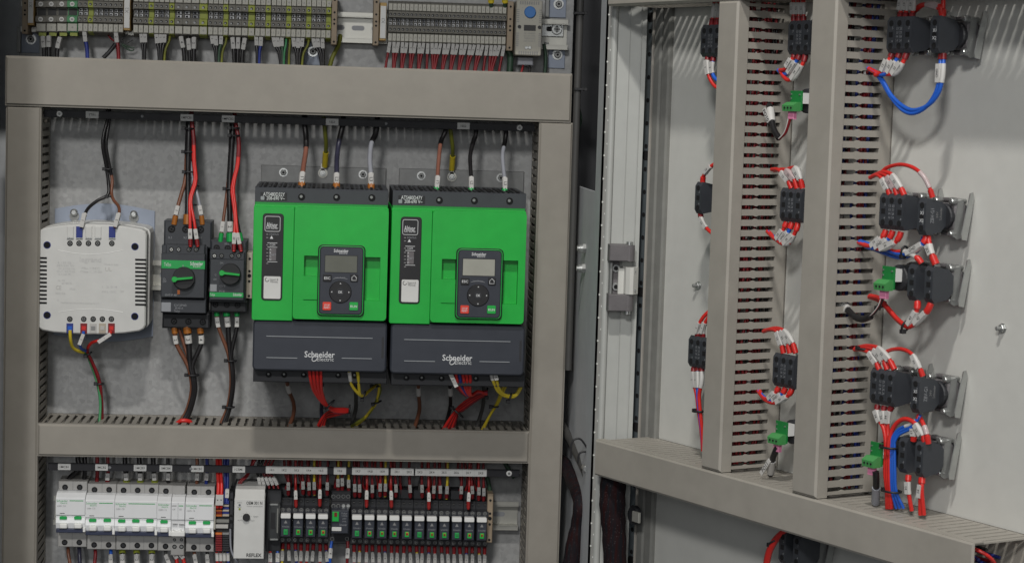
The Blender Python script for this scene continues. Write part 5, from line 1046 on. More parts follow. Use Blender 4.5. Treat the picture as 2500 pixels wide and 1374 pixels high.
# breakers: lower wires
for i, (u, ub, m, c, fm, r) in enumerate(((166, 172, 'brown', 'brown', None, .0022), (193, 195, 'violet_blk', 'dark violet', None, .0026), (232, 231, 'red_dark', 'dark red', None, .0022), (270, 271, 'blue', 'blue', None, .0022), (298, 300, 'wire_black', 'yellow-ended black', 'lime_dark', .0030), (333, 335, 'wire_black', 'yellow-ended black', 'lime_dark', .0030), (370, 371, 'wire_black', 'yellow-ended black', 'lime_dark', .0030), (404, 415, 'conduit', 'grey', None, .0022), (428, 433, 'red', 'red', None, .0024), (443, 451, 'red', 'red', None, .0024), (474, 480, 'brown', 'brown', None, .0022), (505, 508, 'wire_black', 'black', None, .0022))):
    k = {298: 'first ', 333: 'second ', 370: 'third ', 428: 'left ', 443: 'right '}.get(u, '')
    wire(PF, [(u, 1336 if i not in (8, 9) else 1350, .036), (u+1, 1352, .042), (ub, 1380, .045), (ub+2, 1410, .045)], r, m, '%s%s wire under the white breakers at the bottom edge%s' % (k, c, {166: ' far left', 474: ' far right'}.get(u, '')), 'wires below the white breakers', sleeve=(.24, .52) if i not in (0, 1, 2, 8, 9) else ((.0, .25) if i in (8, 9) else None), ferrule=(0, .22) if fm else None, fm=fm or 'red_dark', txt='2')
for i in range(2):
    wire(PF, [(530+i*8, 1120, .05), (531+i*8, 1150, .056), (533+i*8, 1185, .066), (532+i*8.5, 1210, .07), (531+i*9, 1238, .066)], .0021, 'red', 'bright red wire into the orange terminal column, %s of two' % ('left' if i == 0 else 'right'), 'feeds of the distribution terminal', sleeve=(.72, .93), txt='4')
    wire(PF, [(548+i*8, 1120, .045), (549+i*7, 1160, .05), (549+i*6, 1200, .055), (548+i*5, 1226, .058)], .0019, 'blue_dark', 'dark blue wire into the blue terminal column, %s of two' % ('left' if i == 0 else 'right'), 'feeds of the distribution terminal', sleeve=(.68, .88) if i else None, txt='5' if i else None)
for i, (u, c) in enumerate(((529, 'r'), (538, 'd'), (547, 'g'), (556, 'b'))):
    wire(PF, [(u, 1346, .05), (u+1, 1360, .05), (u+2, 1400, .05)], .0018, _col[c], '%s wire leaving the foot of the distribution terminal' % _cnm[c], 'feeds of the distribution terminal', sleeve=(.05, .4))
# relays: lower wires
_cols = 'ygbrdgrbdyrgdbrrdgyrbdgrrdbgyr'
for i, u in enumerate(RU):
    for k, du in enumerate((-7, 7)):
        c = _cols[(2*i+k) % len(_cols)]; T = relay_line(u)+66; j = random.uniform(-4, 4)
        if c == 'd': c = 'r'
        wire(PF, [(u+du, T, .042), (u+du+j*.3, T+18, .048), (u+du+j*.8, T+38, .052), (u+du+j, T+75, .05)], .00165, _col[c], '%s wire under the %s slim relay, %s one of its two' % (_cnm[c], nth(i), 'left' if k == 0 else 'right'), U2, sleeve=(.26, .55), ferrule=(.0, .22), fm='red_dark', txt=str(random.randint(1, 9)), sm='sleeve_dim')
for i, (u, c) in enumerate(((656, 'r'), (674, 'b'))):
    wire(PF, [(u, 1318, .05), (u+3, 1340, .052), (u+4, 1358, .054), (u+3, 1395, .05)], .0019, {'r': 'red', 'b': 'blue'}[c], '%s wire under the clear-covered relay' % {'r': 'red', 'b': 'blue'}[c], U2, sleeve=(.38, .66), txt='7')
for i, (u, c) in enumerate(((810, 'b'), (849, 'r'))):
    wire(PF, [(u, 1320, .05), (u-2+i*2, 1335, .052), (u-4+i*3, 1358, .054), (u-5+i*3, 1395, .05)], .0019, {'r': 'red_dark', 'b': 'blue'}[c], '%s wire under the contactor' % {'r': 'dark red', 'b': 'blue'}[c], U2, sleeve=(.22, .52), txt='8')
wire(PF, [(1228, 1120, .02), (1240, 1142, .02), (1256, 1165, .02)], .003, 'wire_dkgreen', 'dark green cable slanting behind the right end of the lower marker strip')
wire(PF, [(1186, 1158, .03), (1192, 1175, .03), (1196, 1200, .03), (1192, 1222, .03)], .0028, 'wire_dkgreen', 'dark cable curving behind the last slim relay')
# ================================================================== BRAIDED CABLES beside the hinge
def braided(pix, radii, label):
    pts = []
    for u, v, Y in pix: a, z = PF.px(u, v, Y); pts.append((a, Y, z))
    path = smooth_path(pts, 6); rr = []
    for i in range(len(path)):
        f = i/6; k = min(int(f), len(radii)-2); rr.append((radii[k]+(radii[k+1]-radii[k])*(f-k))*(1+.03*math.sin(i*1.7)))
    mb = MB(); mb.tube(path, 0, 'braid', 24, rr=rr); ob = mb.build('braided_cable', PF, pts[len(pts)//2]); tag(ob, label, 'cable')
    return ob
braided([(1340, 1120, .03), (1374, 1132, .05), (1402, 1172, .12), (1417, 1225, .19), (1411, 1280, .19), (1401, 1330, .19), (1392, 1400, .19)], [.0085, .0105, .0108, .0090, .0088, .0098, .0110], 'thick braided black cable bundle between the right duct and the frame post')
braided([(1512, 1110, .325), (1499, 1165, .328), (1495, 1230, .33), (1499, 1300, .33), (1502, 1400, .33)], [.0145, .0148, .0148, .0136, .0130], 'thick braided black cable bundle hanging in front of the frame post')
wire(PF, [(1340, 985, .03), (1385, 1060, .06), (1425, 1140, .18), (1442, 1195, .2)], .0055, 'conduit', 'grey conduit slanting behind the braided cable by the frame post')
for i, pp in enumerate(([(1393, 1118), (1395, 1085), (1403, 1072), (1418, 1072), (1433, 1092)], [(1411, 1130), (1414, 1108), (1424, 1102), (1436, 1103)])):
    wire(PF, [(u, v, .22) for u, v in pp], .0012, 'black', 'loose black tie end looping by the frame post, %s one' % ('upper' if i == 0 else 'lower'), cat='cable tie', name='cable_tie')
_x, _z = P(1430, 1143, .22); _b = MB(); _b.cyl(_x, _z, .004, .21, .224, 'zinc', 12, bev=.001); _b.box(_x-.002, _x+.010, .205, .2215, _z-.0015, _z+.0015, 'zinc'); tag(_b.build('screw', PF, (_x, .22, _z)), 'bright screw head beside the dotted seal near the braided cable', 'screw')
# ------------------------------------------------------------------ hinge on the frame post
def hinge():
    Y0, Y1 = .3005, .322; R = lambda a, b, c, d, y=Y1: rect(PF, a, b, c, d, y); q = R(1486, 597, 1549, 761)
    t = Thing('hinge', 'dark grey cast hinge with a pale leaf on the frame post', 'hinge', PF, ((q[0]+q[1])/2, Y0, (q[2]+q[3])/2))
    for v0, v1, nm in ((598, 638, 'upper_knuckle'), (719, 760, 'lower_knuckle')):
        w = R(1488 if v0 < 700 else 1485, v0, 1549 if v0 < 700 else 1545, v1); b = MB(); b.box(w[0], w[1]-.006, Y0, Y1, w[2], w[3], 'hinge_grey', .001)
        b.cyl(0, 0, 0, 0, 0, 'hinge_grey', 3) if False else None
        cx, cy, r = w[1]-.005, Y1-.006, .0062
        b.prism([(cx+r*math.cos(a), cy+r*math.sin(a)) for a in [2*math.pi*i/20 for i in range(20)]], w[2]+.0003, w[3]-.0003, 'hinge_grey', axis='z'); t.part(b, nm)
        b = MB(); zz = w[3] if v0 < 700 else w[2]; s = 1 if v0 < 700 else -1
        b.prism([(cx+.0038*math.cos(a), cy+.0038*math.sin(a)) for a in [2*math.pi*i/16 for i in range(16)]], *sorted((zz, zz+s*.0035)), 'zinc', axis='z'); t.part(b, 'pin_head')
    w = R(1486, 638, 1512, 719, Y0+.006); b = MB(); b.box(w[0], w[1], Y0, Y0+.004, w[2], w[3], 'hinge_grey', .0006); b.box(w[0], w[0]+.003, Y0, Y0+.014, w[2], w[3], 'zinc_dull', .0006); t.part(b, 'base')
    for v in (655, 700):
        a, z = P(1504, v, Y0+.006); b = MB(); b.cyl(a, z, .0048, Y0+.004, Y0+.006, 'zinc', 16, bev=.0006); b.cyl(a, z, .0026, Y0+.006, Y0+.0065, 'hole', 8); t.part(b, 'screw')
    w = R(1509, 655, 1524, 719, Y0+.012); b = MB(); b.box(w[0], w[1]+.003, Y0+.006, Y0+.012, w[2], w[3], 'door_paint', .0005)
    w = R(1524, 653, 1552, 718.5, Y1); b.prism([(w[0], Y0+.008), (w[0]+.002, Y1-.002), (w[0]+.006, Y1+.002), (w[1]-.003, Y1+.002), (w[1]+.004, Y1-.008), (w[1]+.004, Y1-.012), (w[0], Y0+.006)], w[2], w[3], 'door_paint', axis='z'); t.part(b, 'leaf', label='pale grey door leaf of the hinge')
    for v in (663, 709): a, z = P(1549, v, Y1); t.part(MB().cyl(a, z, .0020, Y1-.006, Y1-.0005, 'zinc', 12, bev=.0005), 'rivet')
hinge()
# ================================================================== DOOR LEAF
NL = .078
def door():
    b = MB(); b.box(-.055, .78, -.002, 0, -.80, .62, 'door_paint'); leaf = b.build('door', DF, (0, 0, 0)); leaf['label'] = 'open pale grey door leaf of the cabinet'
    leaf.parent = CAB.o; leaf.matrix_parent_inverse = Matrix.Translation(-Vector(CAB.o.location))
    NB = .004; a0, a1 = D(1556.5, 700, NB)[0], D(1571.5, 700, NB)[0]; b = MB(); b.box(a0, a1, .0002, NB, -.80, .62, 'bar_metal', .0004); b.box(a1, a1+.0022, .0002, .0052, -.80, .62, 'duct_edge', .0005)
    am = (a0+a1)/2+.001; zr = D(1565, 700, NB)[1]
    for i in range(-14, 18):
        z = zr+.0045-i*.0262
        b.rbox(am-.0028, am+.0028, NB-.0005, NB+.0003, z-.0026, z+.0026, .0024, 'hole')
        if i % 6 == 0: b.rbox(am-.0070, am+.0070, NB-.0005, NB+.0003, z-.0160, z-.0050, .0052, 'hole')
    b.build('stiffener_bar', DF, (0, 0, 0), leaf)['label'] = 'dark metal stiffener bar with a row of holes'
    s0, s1 = D(1576, 700, .006)[0], D(1612, 700, .006)[0]; b = MB(); m = (s0+s1)/2
    b.box(s0, m-.0008, .0002, .0070, -.80, .62, 'seal', .002); b.box(m+.0008, s1, .0002, .0060, -.80, .62, 'seal', .002); b.build('rubber_seal', DF, (0, 0, 0), leaf)
    for u, v, L in ((1703, 697, 'left'), (2445, 801, 'right')):
        a, z = D(u, v, .002); tt = Thing('stud', 'threaded zinc stud with nut on the door, %s one' % ('between the left-hand switch blocks' if L == 'left' else 'at the far right edge'), 'stud', DF, (a, 0, z), 'studs on the door')
        b = MB(); b.cyl(a, z, .0045, .0002, .0008, 'zinc', 14); b.cyl(a, z, .0038, .0008, .0038, 'zinc', 6, bev=.0005); tt.part(b, 'nut')
        b = MB(); b.cyl(a, z, .0019, .0038, .0085, 'zinc_dull', 12, bev=.0004)
        for k in range(5): b.cyl(a, z, .0021, .0042+k*.0009, .0045+k*.0009, 'zinc', 12)
        tt.part(b, 'rod')
door()
def mean(*v): return sum(v)/len(v)
_hl = mean(D(1451, 1072, NL)[0], D(1451, 1157, NL)[0]); _hr = mean(D(2378, 1326, NL)[0], D(2372, 1374, NL)[0])
_hz1 = mean(D(1451, 1072, NL)[1], D(2378, 1326, NL)[1], D(1900, 1195, NL)[1]); _hz0 = mean(D(1451, 1157, NL)[1], D(2172, 1374, NL)[1], D(1860, 1282, NL)[1])
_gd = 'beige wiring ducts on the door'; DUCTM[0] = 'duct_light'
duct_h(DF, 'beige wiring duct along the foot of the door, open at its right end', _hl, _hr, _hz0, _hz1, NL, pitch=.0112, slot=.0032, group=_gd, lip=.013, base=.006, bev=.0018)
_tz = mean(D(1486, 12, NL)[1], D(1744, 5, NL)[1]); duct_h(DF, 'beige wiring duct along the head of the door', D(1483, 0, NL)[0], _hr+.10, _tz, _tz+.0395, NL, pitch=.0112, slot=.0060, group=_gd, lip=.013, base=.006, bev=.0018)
def vduct(lt, lb, rt, rb, label):
    s0 = mean(D(*lt, NL)[0], D(*lb, NL)[0]); s1 = mean(D(*rt, NL)[0], D(*rb, NL)[0])
    duct_v(DF, label, s0, s1, _hz1+.0012, _tz-.0006, NL, pitch=.01055, slot=.0043, group=_gd, lip=.0145, base=.016, bev=.0025)
    return s0, s1
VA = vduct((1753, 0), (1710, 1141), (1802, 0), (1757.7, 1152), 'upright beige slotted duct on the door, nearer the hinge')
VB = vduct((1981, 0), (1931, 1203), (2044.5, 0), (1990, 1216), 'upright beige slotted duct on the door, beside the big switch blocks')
random.seed(5)
def bundle(s0, s1, z0, z1, cols, n, label):
    mb = MB()
    for i in range(n):
        m = random.choice(cols); s = random.uniform(s0+.006, s1-.013); N = random.uniform(.014, NL-.020); pts = []
        for k in range(13):
            z = z0+(z1-z0)*k/12; pts.append((min(s1-.010, max(s0+.005, s+random.uniform(-.002, .002))), min(NL-.012, max(.012, N+random.uniform(-.005, .005))), z))
        p = smooth_path(pts, 3); mb.tube(p, .0017, m, 6)
        for k in range(random.randint(0, 2)):
            f = random.uniform(.05, .95); mb.tube(along(p, f, min(1, f+.012), 2), .0024, 'sleeve', 6)
    o = mb.build('wire_bundle', DF, ((s0+s1)/2, .03, (z0+z1)/2)); tag(o, label, 'wires', kind='stuff')
bundle(VA[0], VA[1], _hz1+.005, _tz, ['red_dark', 'red_dark', 'red_dark', 'wire_black', 'red_dark', 'wire_black'], 17, 'dense red wires packed inside the upright duct nearer the hinge')
bundle(VB[0], VB[1], _hz1+.005, _tz, ['red_dark', 'red_dark', 'wire_black', 'blue_dark', 'red_dark', 'wire_black'], 17, 'dense red and blue wires packed inside the upright duct by the big switch blocks')
def hbundle():
    mb = MB()
    for i in range(16):
        z = random.uniform(_hz0+.006, _hz1-.008); N = random.uniform(.014, NL-.02); p = smooth_path([(_hl+.02+( _hr-_hl-.05)*k/10, min(NL-.012, max(.01, N+random.uniform(-.006, .006))), z+random.uniform(-.003, .003)) for k in range(11)], 3); mb.tube(p, .0017, random.choice(['red_dark', 'red', 'wire_black', 'blue_dark']), 6)
    p = smooth_path([(_hr-.06, NL-.02, _hz1-.012), (_hr-.025, NL-.014, _hz1-.008), (_hr-.006, NL-.022, _hz1-.013), (_hr-.008, NL-.036, _hz1-.024), (_hr-.03, NL-.045, _hz1-.03)], 6); mb.tube(p, .0017, 'red', 8)
    tag(mb.build('wire_bundle', DF, (_hr, .03, _hz0+.02)), 'dark wires lying inside the foot duct of the door, seen at its open end', 'wires', kind='stuff')
hbundle()
# ------------------------------------------------------------------ switch blocks
HB = abs(D(2175, 473, .060)[1]-D(2175, 562, .060)[1])
KN = .80
def unit(u, v, label, cols=(0, 1, 2), N=.062, body='metal', plate=True, led=None, group=None, off=(0, 0)):
    N *= KN; a, z = D(u, v, N); t = Thing('contact_block' if not led else 'lamp_block', label, 'switch block', DF, (a, 0, z), group)
    h = HB/2; w = .0113
    sc_ = a-(sum(cols)/len(cols)-1)*w if led is None else a
    for c in cols:
        cx = sc_+(c-1)*w; x0, x1 = cx-w/2+.00025, cx+w/2-.00025; b = MB(); k = .0
        prof = [(N-.020, z-h+.003), (N-.003, z-h), (N, z-h+.0045), (N, z+h-.0045), (N-.003, z+h), (N-.020, z+h-.003), (N-.026, z+h-.009), (N-.026, z-h+.009)]
        b.prism(prof, x0, x1, 'anthracite', axis='x'); bl = t.part(b, 'block')
        s = MB()
        for dz in (.0105, -.0105): s.cyl(cx, z+dz, .0029, N-.001, N+.0003, 'hole', 12)
        if c != 1 or len(cols) < 3: s.box(cx-.0026, cx+.0026, N-.001, N+.0003, z-.0024, z+.0024, 'hole')
        t.part(s, 'screw_well', bl)
        l = MB()
        if c == 1 and led is None and len(cols) == 3:
            for r_ in (-.0055, -.0018, .0018, .0055): l.text('13' if r_ > 0 else '14', cx-.002, z+r_, N+.0005, .0024, 'print_grey'); l.text('23' if r_ > 0 else '24', cx+.0026, z+r_, N+.0005, .0024, 'print_grey')
        else:
            l.text('.3', cx+.0022, z+.0062, N+.0005, .0024, 'print_grey'); l.text('.4', cx+.0022, z-.0062, N+.0005, .0024, 'print_grey')
        if led: l.text('X1', cx+.0006, z+.0035, N+.0005, .0030, 'print_white', bold=.02); l.text('X2', cx+.0006, z-.0035, N+.0005, .0030, 'print_white', bold=.02)
        t.part(l, 'lettering', bl)
        if led == 'text':
            l = MB(); l.text('ZBV-G1', N-.008, z+.001, 0, .0042, 'print_grey', ang=math.pi/2, side=x1+.0002, w=.0135); l.text('24V', N-.014, z+.002, 0, .0026, 'print_mid', ang=math.pi/2, side=x1+.0002); l.text('Schneider', N-.0185, z+.003, 0, .0028, 'print_mid', ang=math.pi/2, side=x1+.0002, w=.012); t.part(l, 'lettering', bl)
    # collar with clamp screws and mounting plate
    xc = sc_; b = MB(); yt = N-.0255
    b.cyl(xc, z, .0125, .0, yt, 'anth_dark', 20, bev=.001); b.rbox(xc-.0135, xc+.0135, .008, yt-.004, z-.0130, z+.0130, .004, 'hinge_grey', .002)
    c2 = t.part(b, 'collar')
    for dx, dz in ((-.0105, .0150), (.0105, .0150), (.0105, -.0152), (-.0105, -.0152)):
        b = MB(); b.cyl(xc+dx, z+dz, .0026, .006, yt, 'zinc', 10, bev=.0006); b.cyl(xc+dx, z+dz, .0036, yt-.006, yt-.003, 'zinc_dull', 10); t.part(b, 'clamp_screw', c2)
    for dz in (-.0160, .0160):
        b = MB(); b.box(xc-.0105, xc+.0105, .010, .016, z+dz-.0016, z+dz+.0016, 'hinge_grey', .0008); b.box(xc+.004, xc+.0095, .016, .021, z+dz-.0022, z+dz+.0022, 'zinc', .0008); t.part(b, 'clamp_tab', c2)
    if plate:
        b = MB(); xp = xc+.0165; b.prism([(.003, z+.0235), (.0065, z+.0225), (.0150, z-.0165), (.0145, z-.0205), (.0080, z-.0215), (.001, z+.018)], xp, xp+.0012, 'zinc', axis='x')
        b.prism([(.010, z+.0165), (.018, z+.0150), (.0215, z-.0180), (.017, z-.0205), (.012, z-.0195)], xp-.004, xp-.0028, 'zinc_dull', axis='x')
        t.part(b, 'mounting_plate')
    return t
_gu = 'black switch blocks on the door'
unit(1734, 100, 'black six-screw switch block topmost left of the hinge-side duct', group=_gu)
unit(1704, 483, 'slim single black switch block left of the hinge-side duct', cols=(0,), group=_gu)
unit(1703, 860, 'black six-screw switch block lowest left of the hinge-side duct', group=_gu)
unit(1950, 92, 'topmost black switch block between the two upright ducts', group=_gu)
unit(1930, 501, 'middle black switch block between the two upright ducts', group=_gu)
unit(1912, 905, 'lowest black switch block between the two upright ducts', group=_gu)
unit(2195, 85, 'six-screw black switch block at top right above the blue loop', group=_gu)
unit(2281, 84, 'black lamp block at top right holding the two blue wires', cols=(1,), led='plain', group=_gu)
unit(2176, 517, 'six-screw black switch block at right, second row', group=_gu)
unit(2250, 529, 'black lamp block lettered ZBV-G1 in the second row at right', cols=(1,), led='text', group=_gu)
unit(2246, 692, 'twin black switch block with a gap, beside the upper right green board', cols=(0, 2), N=.060, group=_gu)
unit(2153, 945, 'six-screw black switch block at right, third row', group=_gu)
unit(2234, 964, 'black lamp block lettered ZBV-G1 in the third row at right', cols=(1,), led='text', group=_gu)
unit(2223, 1115, 'twin black switch block with a gap, beside the lowest right green board', cols=(0, 2), N=.060, group=_gu)
unit(1927, 1340, 'twin black switch block in the shade below the foot duct', cols=(0, 2), N=.060, group=_gu)
def board(u0, v0, u1, v1, label, knob=True):
    N = .064*KN; a0, z1 = D(u0, (v0+v1)/2, N)[0], D((u0+u1)/2, v0, N)[1]; a1, z0 = D(u1, (v0+v1)/2, N)[0], D((u0+u1)/2, v1, N)[1]
    t = Thing('circuit_board', label, 'circuit board', DF, ((a0+a1)/2, 0, z0), 'green boards on the door')
    b = MB(); b.box(a0, a1, N-.0016, N, z0, z1, 'pcb', .0002)
    for fx, fz in ((.1, .82), (.82, .80), (.1, .6), (.85, .28)): b.cyl(a0+(a1-a0)*fx, z0+(z1-z0)*fz, .0009, N, N+.0008, 'zinc', 8)
    t.part(b, 'board')
    hz = (z1-z0)*.42; b = MB(); b.prism([(N, z0-.001), (N+.009, z0-.001), (N+.010, z0+hz*.6), (N+.004, z0+hz), (N, z0+hz)], a0-.0004, a1-.001, 'pcb_term', axis='x')
    for k in range(3): b.cyl(a0+(a1-a0)*(.2+.28*k), z0+hz*.3, .0011, N+.009, N+.0102, 'hole', 8)
    t.part(b, 'screw_terminal')
    t.part(MB().box(a1-.012, a1-.0002, N-.010, N-.0017, z0+(z1-z0)*.35, z1-.002, 'white_shiny', .0005), 'relay')
    if knob:
        zc = (z0+z1)/2; b = MB(); b.cyl(a1-.006, zc, .0150, .012, N-.026, 'black', 24, bev=.002); b.cyl(a1-.006, zc, .0125, N-.026, N-.0102, 'anth_dark', 20, bev=.001); b.cyl(a1-.006, zc, .0165, .0, .012, 'zinc_dull', 24); t.part(b, 'knob_body')
    x = (a0+a1)/2; b = MB(); b.box(x-.0045, x+.0045, N+.002, N+.006, z0-.009, z0-.001, 'pink', .0005); t.part(b, 'plug', label='pink wire plug under the board')
board(1929, 222, 1957, 270, 'upper green board between the two upright ducts')
board(1893, 1028, 1921, 1080, 'lower green board between the two upright ducts')
board(2153, 650, 2183, 706, 'green board at right beside the black labelled cable')
board(2124, 1079, 2153, 1136, 'lowest green board at right beside the red and blue bundle')
# ------------------------------------------------------------------ door wiring
def dw(pix, m, label, sl=None, fe=None, r=.0021, txt=None, fm='red', g=None, sm='sleeve', ties=(), ends=None): return wire(DF, [(u, v, Y*KN) for u, v, Y in pix], r, m, label, g, sleeve=sl, ferrule=fe, fm=fm, txt=txt, sm=sm, ties=ties, ends=ends)
G1 = 'wires of the top right switch blocks'
for i, u in enumerate((2200, 2213, 2229)):
    dw([(u+4, -40, .056), (u+2, 0, .056), (u-2, 42, .054)], 'red', '%s red wire from the left into the top of the top right switch block' % nth(i), (.45, .80), (.86, 1), txt='13', fm='red_dark', g=G1)
for i in range(2):
    dw([(2234, 28-i*4, .045), (2252, 14-i*2, .05), (2278, 10+i*6, .055), (2296, 18+i*6, .055), (2301, 40, .052)], 'red', '%s red wire arching over to the top right lamp block' % ('upper' if i == 0 else 'lower'), (.45, .80), (.88, 1), g=G1, sm='sleeve_clear')
dw([(2303, -40, .05), (2303, 0, .052), (2302, 40, .052)], 'red', 'red wire coming straight down to the top right lamp block', None, (.8, 1), g=G1)
for i, (u, m, uu) in enumerate(((2179, 'red', 2165), (2197, 'blue', 2183), (2215, 'red', 2202))):
    dw([(u, 128, .054), (u-4, 138, .056), (uu, 158, .058), (uu-12, 176, .06), (uu-28, 184-i, .06), (2140, 178, .058), (2121, 168, .054)], m, '%s %s wire curling from under the top right switch block into the duct' % (nth(i), m), (.16, .40), (0, .1), txt='%d3' % (i+1), fm='red_dark', g=G1, ends=None)
for i in range(2):
    d = i*7
    dw([(2298+d*.9, 132, .052), (2296+d, 160, .054), (2294+d, 190, .055), (2284+d, 228, .056), (2262+d*.7, 260-d*.5, .057), (2232, 277-d*1.1, .058), (2205, 270-d*1.4, .058), (2178-d*.2, 241-d, .058), (2155+d*.3, 203-d*.4, .057), (2137+d*.3, 178-d*.2, .056), (2119, 167, .052)], 'blue', '%s bright blue wire hanging in a big loop at top right' % ('outer' if i == 0 else 'inner'), (.06, .17), (0, .035), txt='GND' if i == 0 else None, fm='red_dark', r=.0020, g=G1)
G2 = 'wires of the second row switch blocks at right'
for i, (p, st) in enumerate((([(2124, 434, .054), (2140, 427, .057), (2152, 434, .058), (2164, 452, .058), (2173, 476, .056)], '13'), ([(2128, 432, .054), (2148, 424, .057), (2166, 430, .058), (2180, 450, .058), (2191, 476, .056)], '23'), ([(2132, 430, .054), (2156, 420, .057), (2178, 427, .058), (2194, 448, .058), (2208, 477, .056)], '33'))):
    dw(p, 'red', '%s red wire from the left into the top of the second-row switch block' % nth(i), (.56, .86), (.88, 1), txt=st, g=G2, sm='sleeve' if i != 1 else 'sleeve_clear')
dw([(2146, 428, .052), (2165, 410, .056), (2196, 402, .058), (2226, 408, .058), (2250, 425, .058), (2266, 450, .056), (2277, 482, .052)], 'red', 'long red wire arching over to the second-row lamp block', (.70, .90), (.92, 1), g=G2, sm='sleeve_clear', r=.0019)
for i, (p, m, st) in enumerate((([(2163, 562, .055), (2158, 574, .057), (2146, 588, .059), (2130, 600, .06), (2114, 600, .058), (2096, 592, .052)], 'red', '14'), ([(2180, 563, .055), (2174, 578, .057), (2160, 592, .059), (2140, 604, .06), (2120, 604, .058), (2098, 590, .052)], 'blue', 'GND'), ([(2200, 566, .055), (2194, 582, .057), (2176, 600, .059), (2152, 608, .06), (2126, 602, .058), (2100, 594, .052)], 'red', '34'))):
    dw(p, m, '%s wire from the left (%s) curling from under the second-row switch block' % (nth(i), m), (.17, .46), (0, .13), txt=st, g=G2)
dw([(2262, 576, .052), (2260, 586, .054), (2244, 604, .056), (2222, 617, .056), (2196, 620, .054), (2170, 612, .052), (2132, 600, .050), (2100, 590, .048)], 'blue', 'blue wire from the second-row lamp block back to the duct', (.09, .30), (0, .07), txt='GND', g=G2, r=.0024)
dw([(2255, 578, .048), (2245, 606, .05), (2220, 624, .05), (2192, 628, .048), (2160, 618, .046), (2120, 602, .044)], 'blue', 'second blue wire sagging below the second-row lamp block', None, None, g=G2)
dw([(2266, 578, .052), (2269, 598, .054), (2275, 620, .056), (2285, 645, .054)], 'red', 'short red wire between the second-row lamp block and the twin block below', (.30, .66), (.72, 1), txt='X1', g=G2, r=.0026)
dw([(2250, 642, .054), (2243, 633, .056), (2228, 622, .056), (2210, 614, .055), (2184, 614, .053), (2155, 606, .05), (2118, 598, .046)], 'red', 'red wire from the left column of the upper twin block back to the duct', (.10, .34), (0, .08), txt=None, g=G2, sm='sleeve')
dw([(2240, 738, .054), (2240, 748, .056), (2236, 765, .056), (2226, 786, .056), (2212, 794, .055), (2190, 778, .054), (2166, 750, .054), (2146, 728, .053), (2124, 722, .05)], 'red', 'red wire from the left foot of the upper twin block to the duct', (.10, .28), (0, .07), txt='43', g=G2, r=.0023)
dw([(2273, 740, .054), (2268, 752, .056), (2254, 772, .056), (2234, 790, .056), (2214, 797, .055), (2186, 776, .052), (2162, 748, .052), (2144, 732, .05), (2122, 724, .048)], 'red', 'red wire from the right foot of the upper twin block to the duct', (.10, .27), (0, .09), txt='42', g=G2, r=.0023)
tie(DF, 2211, 796, 0.0440, .0055, 'black tie under the red wires of the upper twin block', 1.2); tie(DF, 2152, 744, 0.0424, .0052, 'black tie on the red wires beside the upper right green board', .7); tie(DF, 2208, 614, 0.0432, .005, 'black tie on the red and blue wires under the second-row switch block', 1.4)
dw([(2040, 722, .05), (2052, 736, .054), (2066, 752, .058), (2086, 772, .062), (2106, 779, .064), (2126, 772, .066)], 'wire_black', 'black cable with white marker sagging to the right green board', (.18, .42), None, r=.0034, txt='PO12')
for i, m in enumerate(('white', 'red_dark', 'wire_black')): dw([(2124, 773, .066), (2136, 760+i*2, .068), (2147+i*2, 742, .069), (2154+i*2, 716, .070)], m, 'thin %s wire rising from the black cable to the right green board' % {'white': 'white', 'red_dark': 'dark red', 'wire_black': 'black'}[m], r=.0009)
G3 = 'wires of the third row switch blocks at right'
for i, (p, st) in enumerate((([(2086, 853, .052), (2104, 853, .056), (2124, 862, .058), (2138, 882, .058), (2148, 904, .056)], '13'), ([(2088, 851, .052), (2110, 848, .056), (2136, 854, .058), (2154, 872, .058), (2167, 902, .056)], '23'), ([(2090, 849, .052), (2116, 844, .056), (2146, 850, .058), (2168, 872, .058), (2184, 902, .056)], '33'))):
    dw(p, 'red', '%s red wire from the left into the top of the third-row switch block' % nth(i), (.56, .84), (.87, 1), txt=st, g=G3, sm='sleeve')
dw([(2160, 860, .052), (2178, 853, .055), (2202, 852, .056), (2224, 862, .056), (2240, 884, .056), (2253, 918, .052)], 'red', 'red wire arching over to the third-row lamp block', (.66, .88), (.9, 1), txt='X1', g=G3, r=.0019)
tie(DF, 2108, 851, 0.0448, .0058, 'black tie on the red wires above the third-row switch block')
for i, (p, m, st) in enumerate((([(2143, 988, .055), (2141, 1002, .057), (2145, 1022, .058), (2158, 1048, .06), (2163, 1090, .06), (2161, 1150, .06), (2165, 1195, .058), (2166, 1240, .052)], 'red', '14'), ([(2160, 990, .055), (2156, 1008, .057), (2158, 1030, .058), (2166, 1056, .058), (2168, 1092, .06), (2166, 1150, .06), (2169, 1195, .058), (2171, 1240, .052)], 'red', '24'), ([(2178, 992, .055), (2170, 1006, .057), (2167, 1030, .058), (2168, 1060, .058), (2172, 1092, .06), (2171, 1150, .06), (2173, 1195, .058), (2176, 1240, .052)], 'red', '34'))):
    dw(p, m, '%s red wire from the left running from the third-row block into the foot duct' % nth(i), (.05, .17), (0, .04), txt=st, g=G3, fm='red_dark')
for i in range(3):
    dw([(2243+i*2, 1012, .052), (2240+i, 1022, .054), (2222, 1036+i*5, .056), (2196, 1046+i*7, .058), (2179+i*3, 1068+i*4, .06), (2176+i*4, 1092, .06), (2176+i*4.5, 1150, .06), (2178+i*5, 1198, .058), (2188+i*9, 1240, .05)], 'blue', '%s blue wire running down to the foot duct from the third-row lamp block' % nth(i), (.06, .19) if i == 0 else None, (0, .04) if i == 0 else None, txt=None, g=G3, r=.0015)
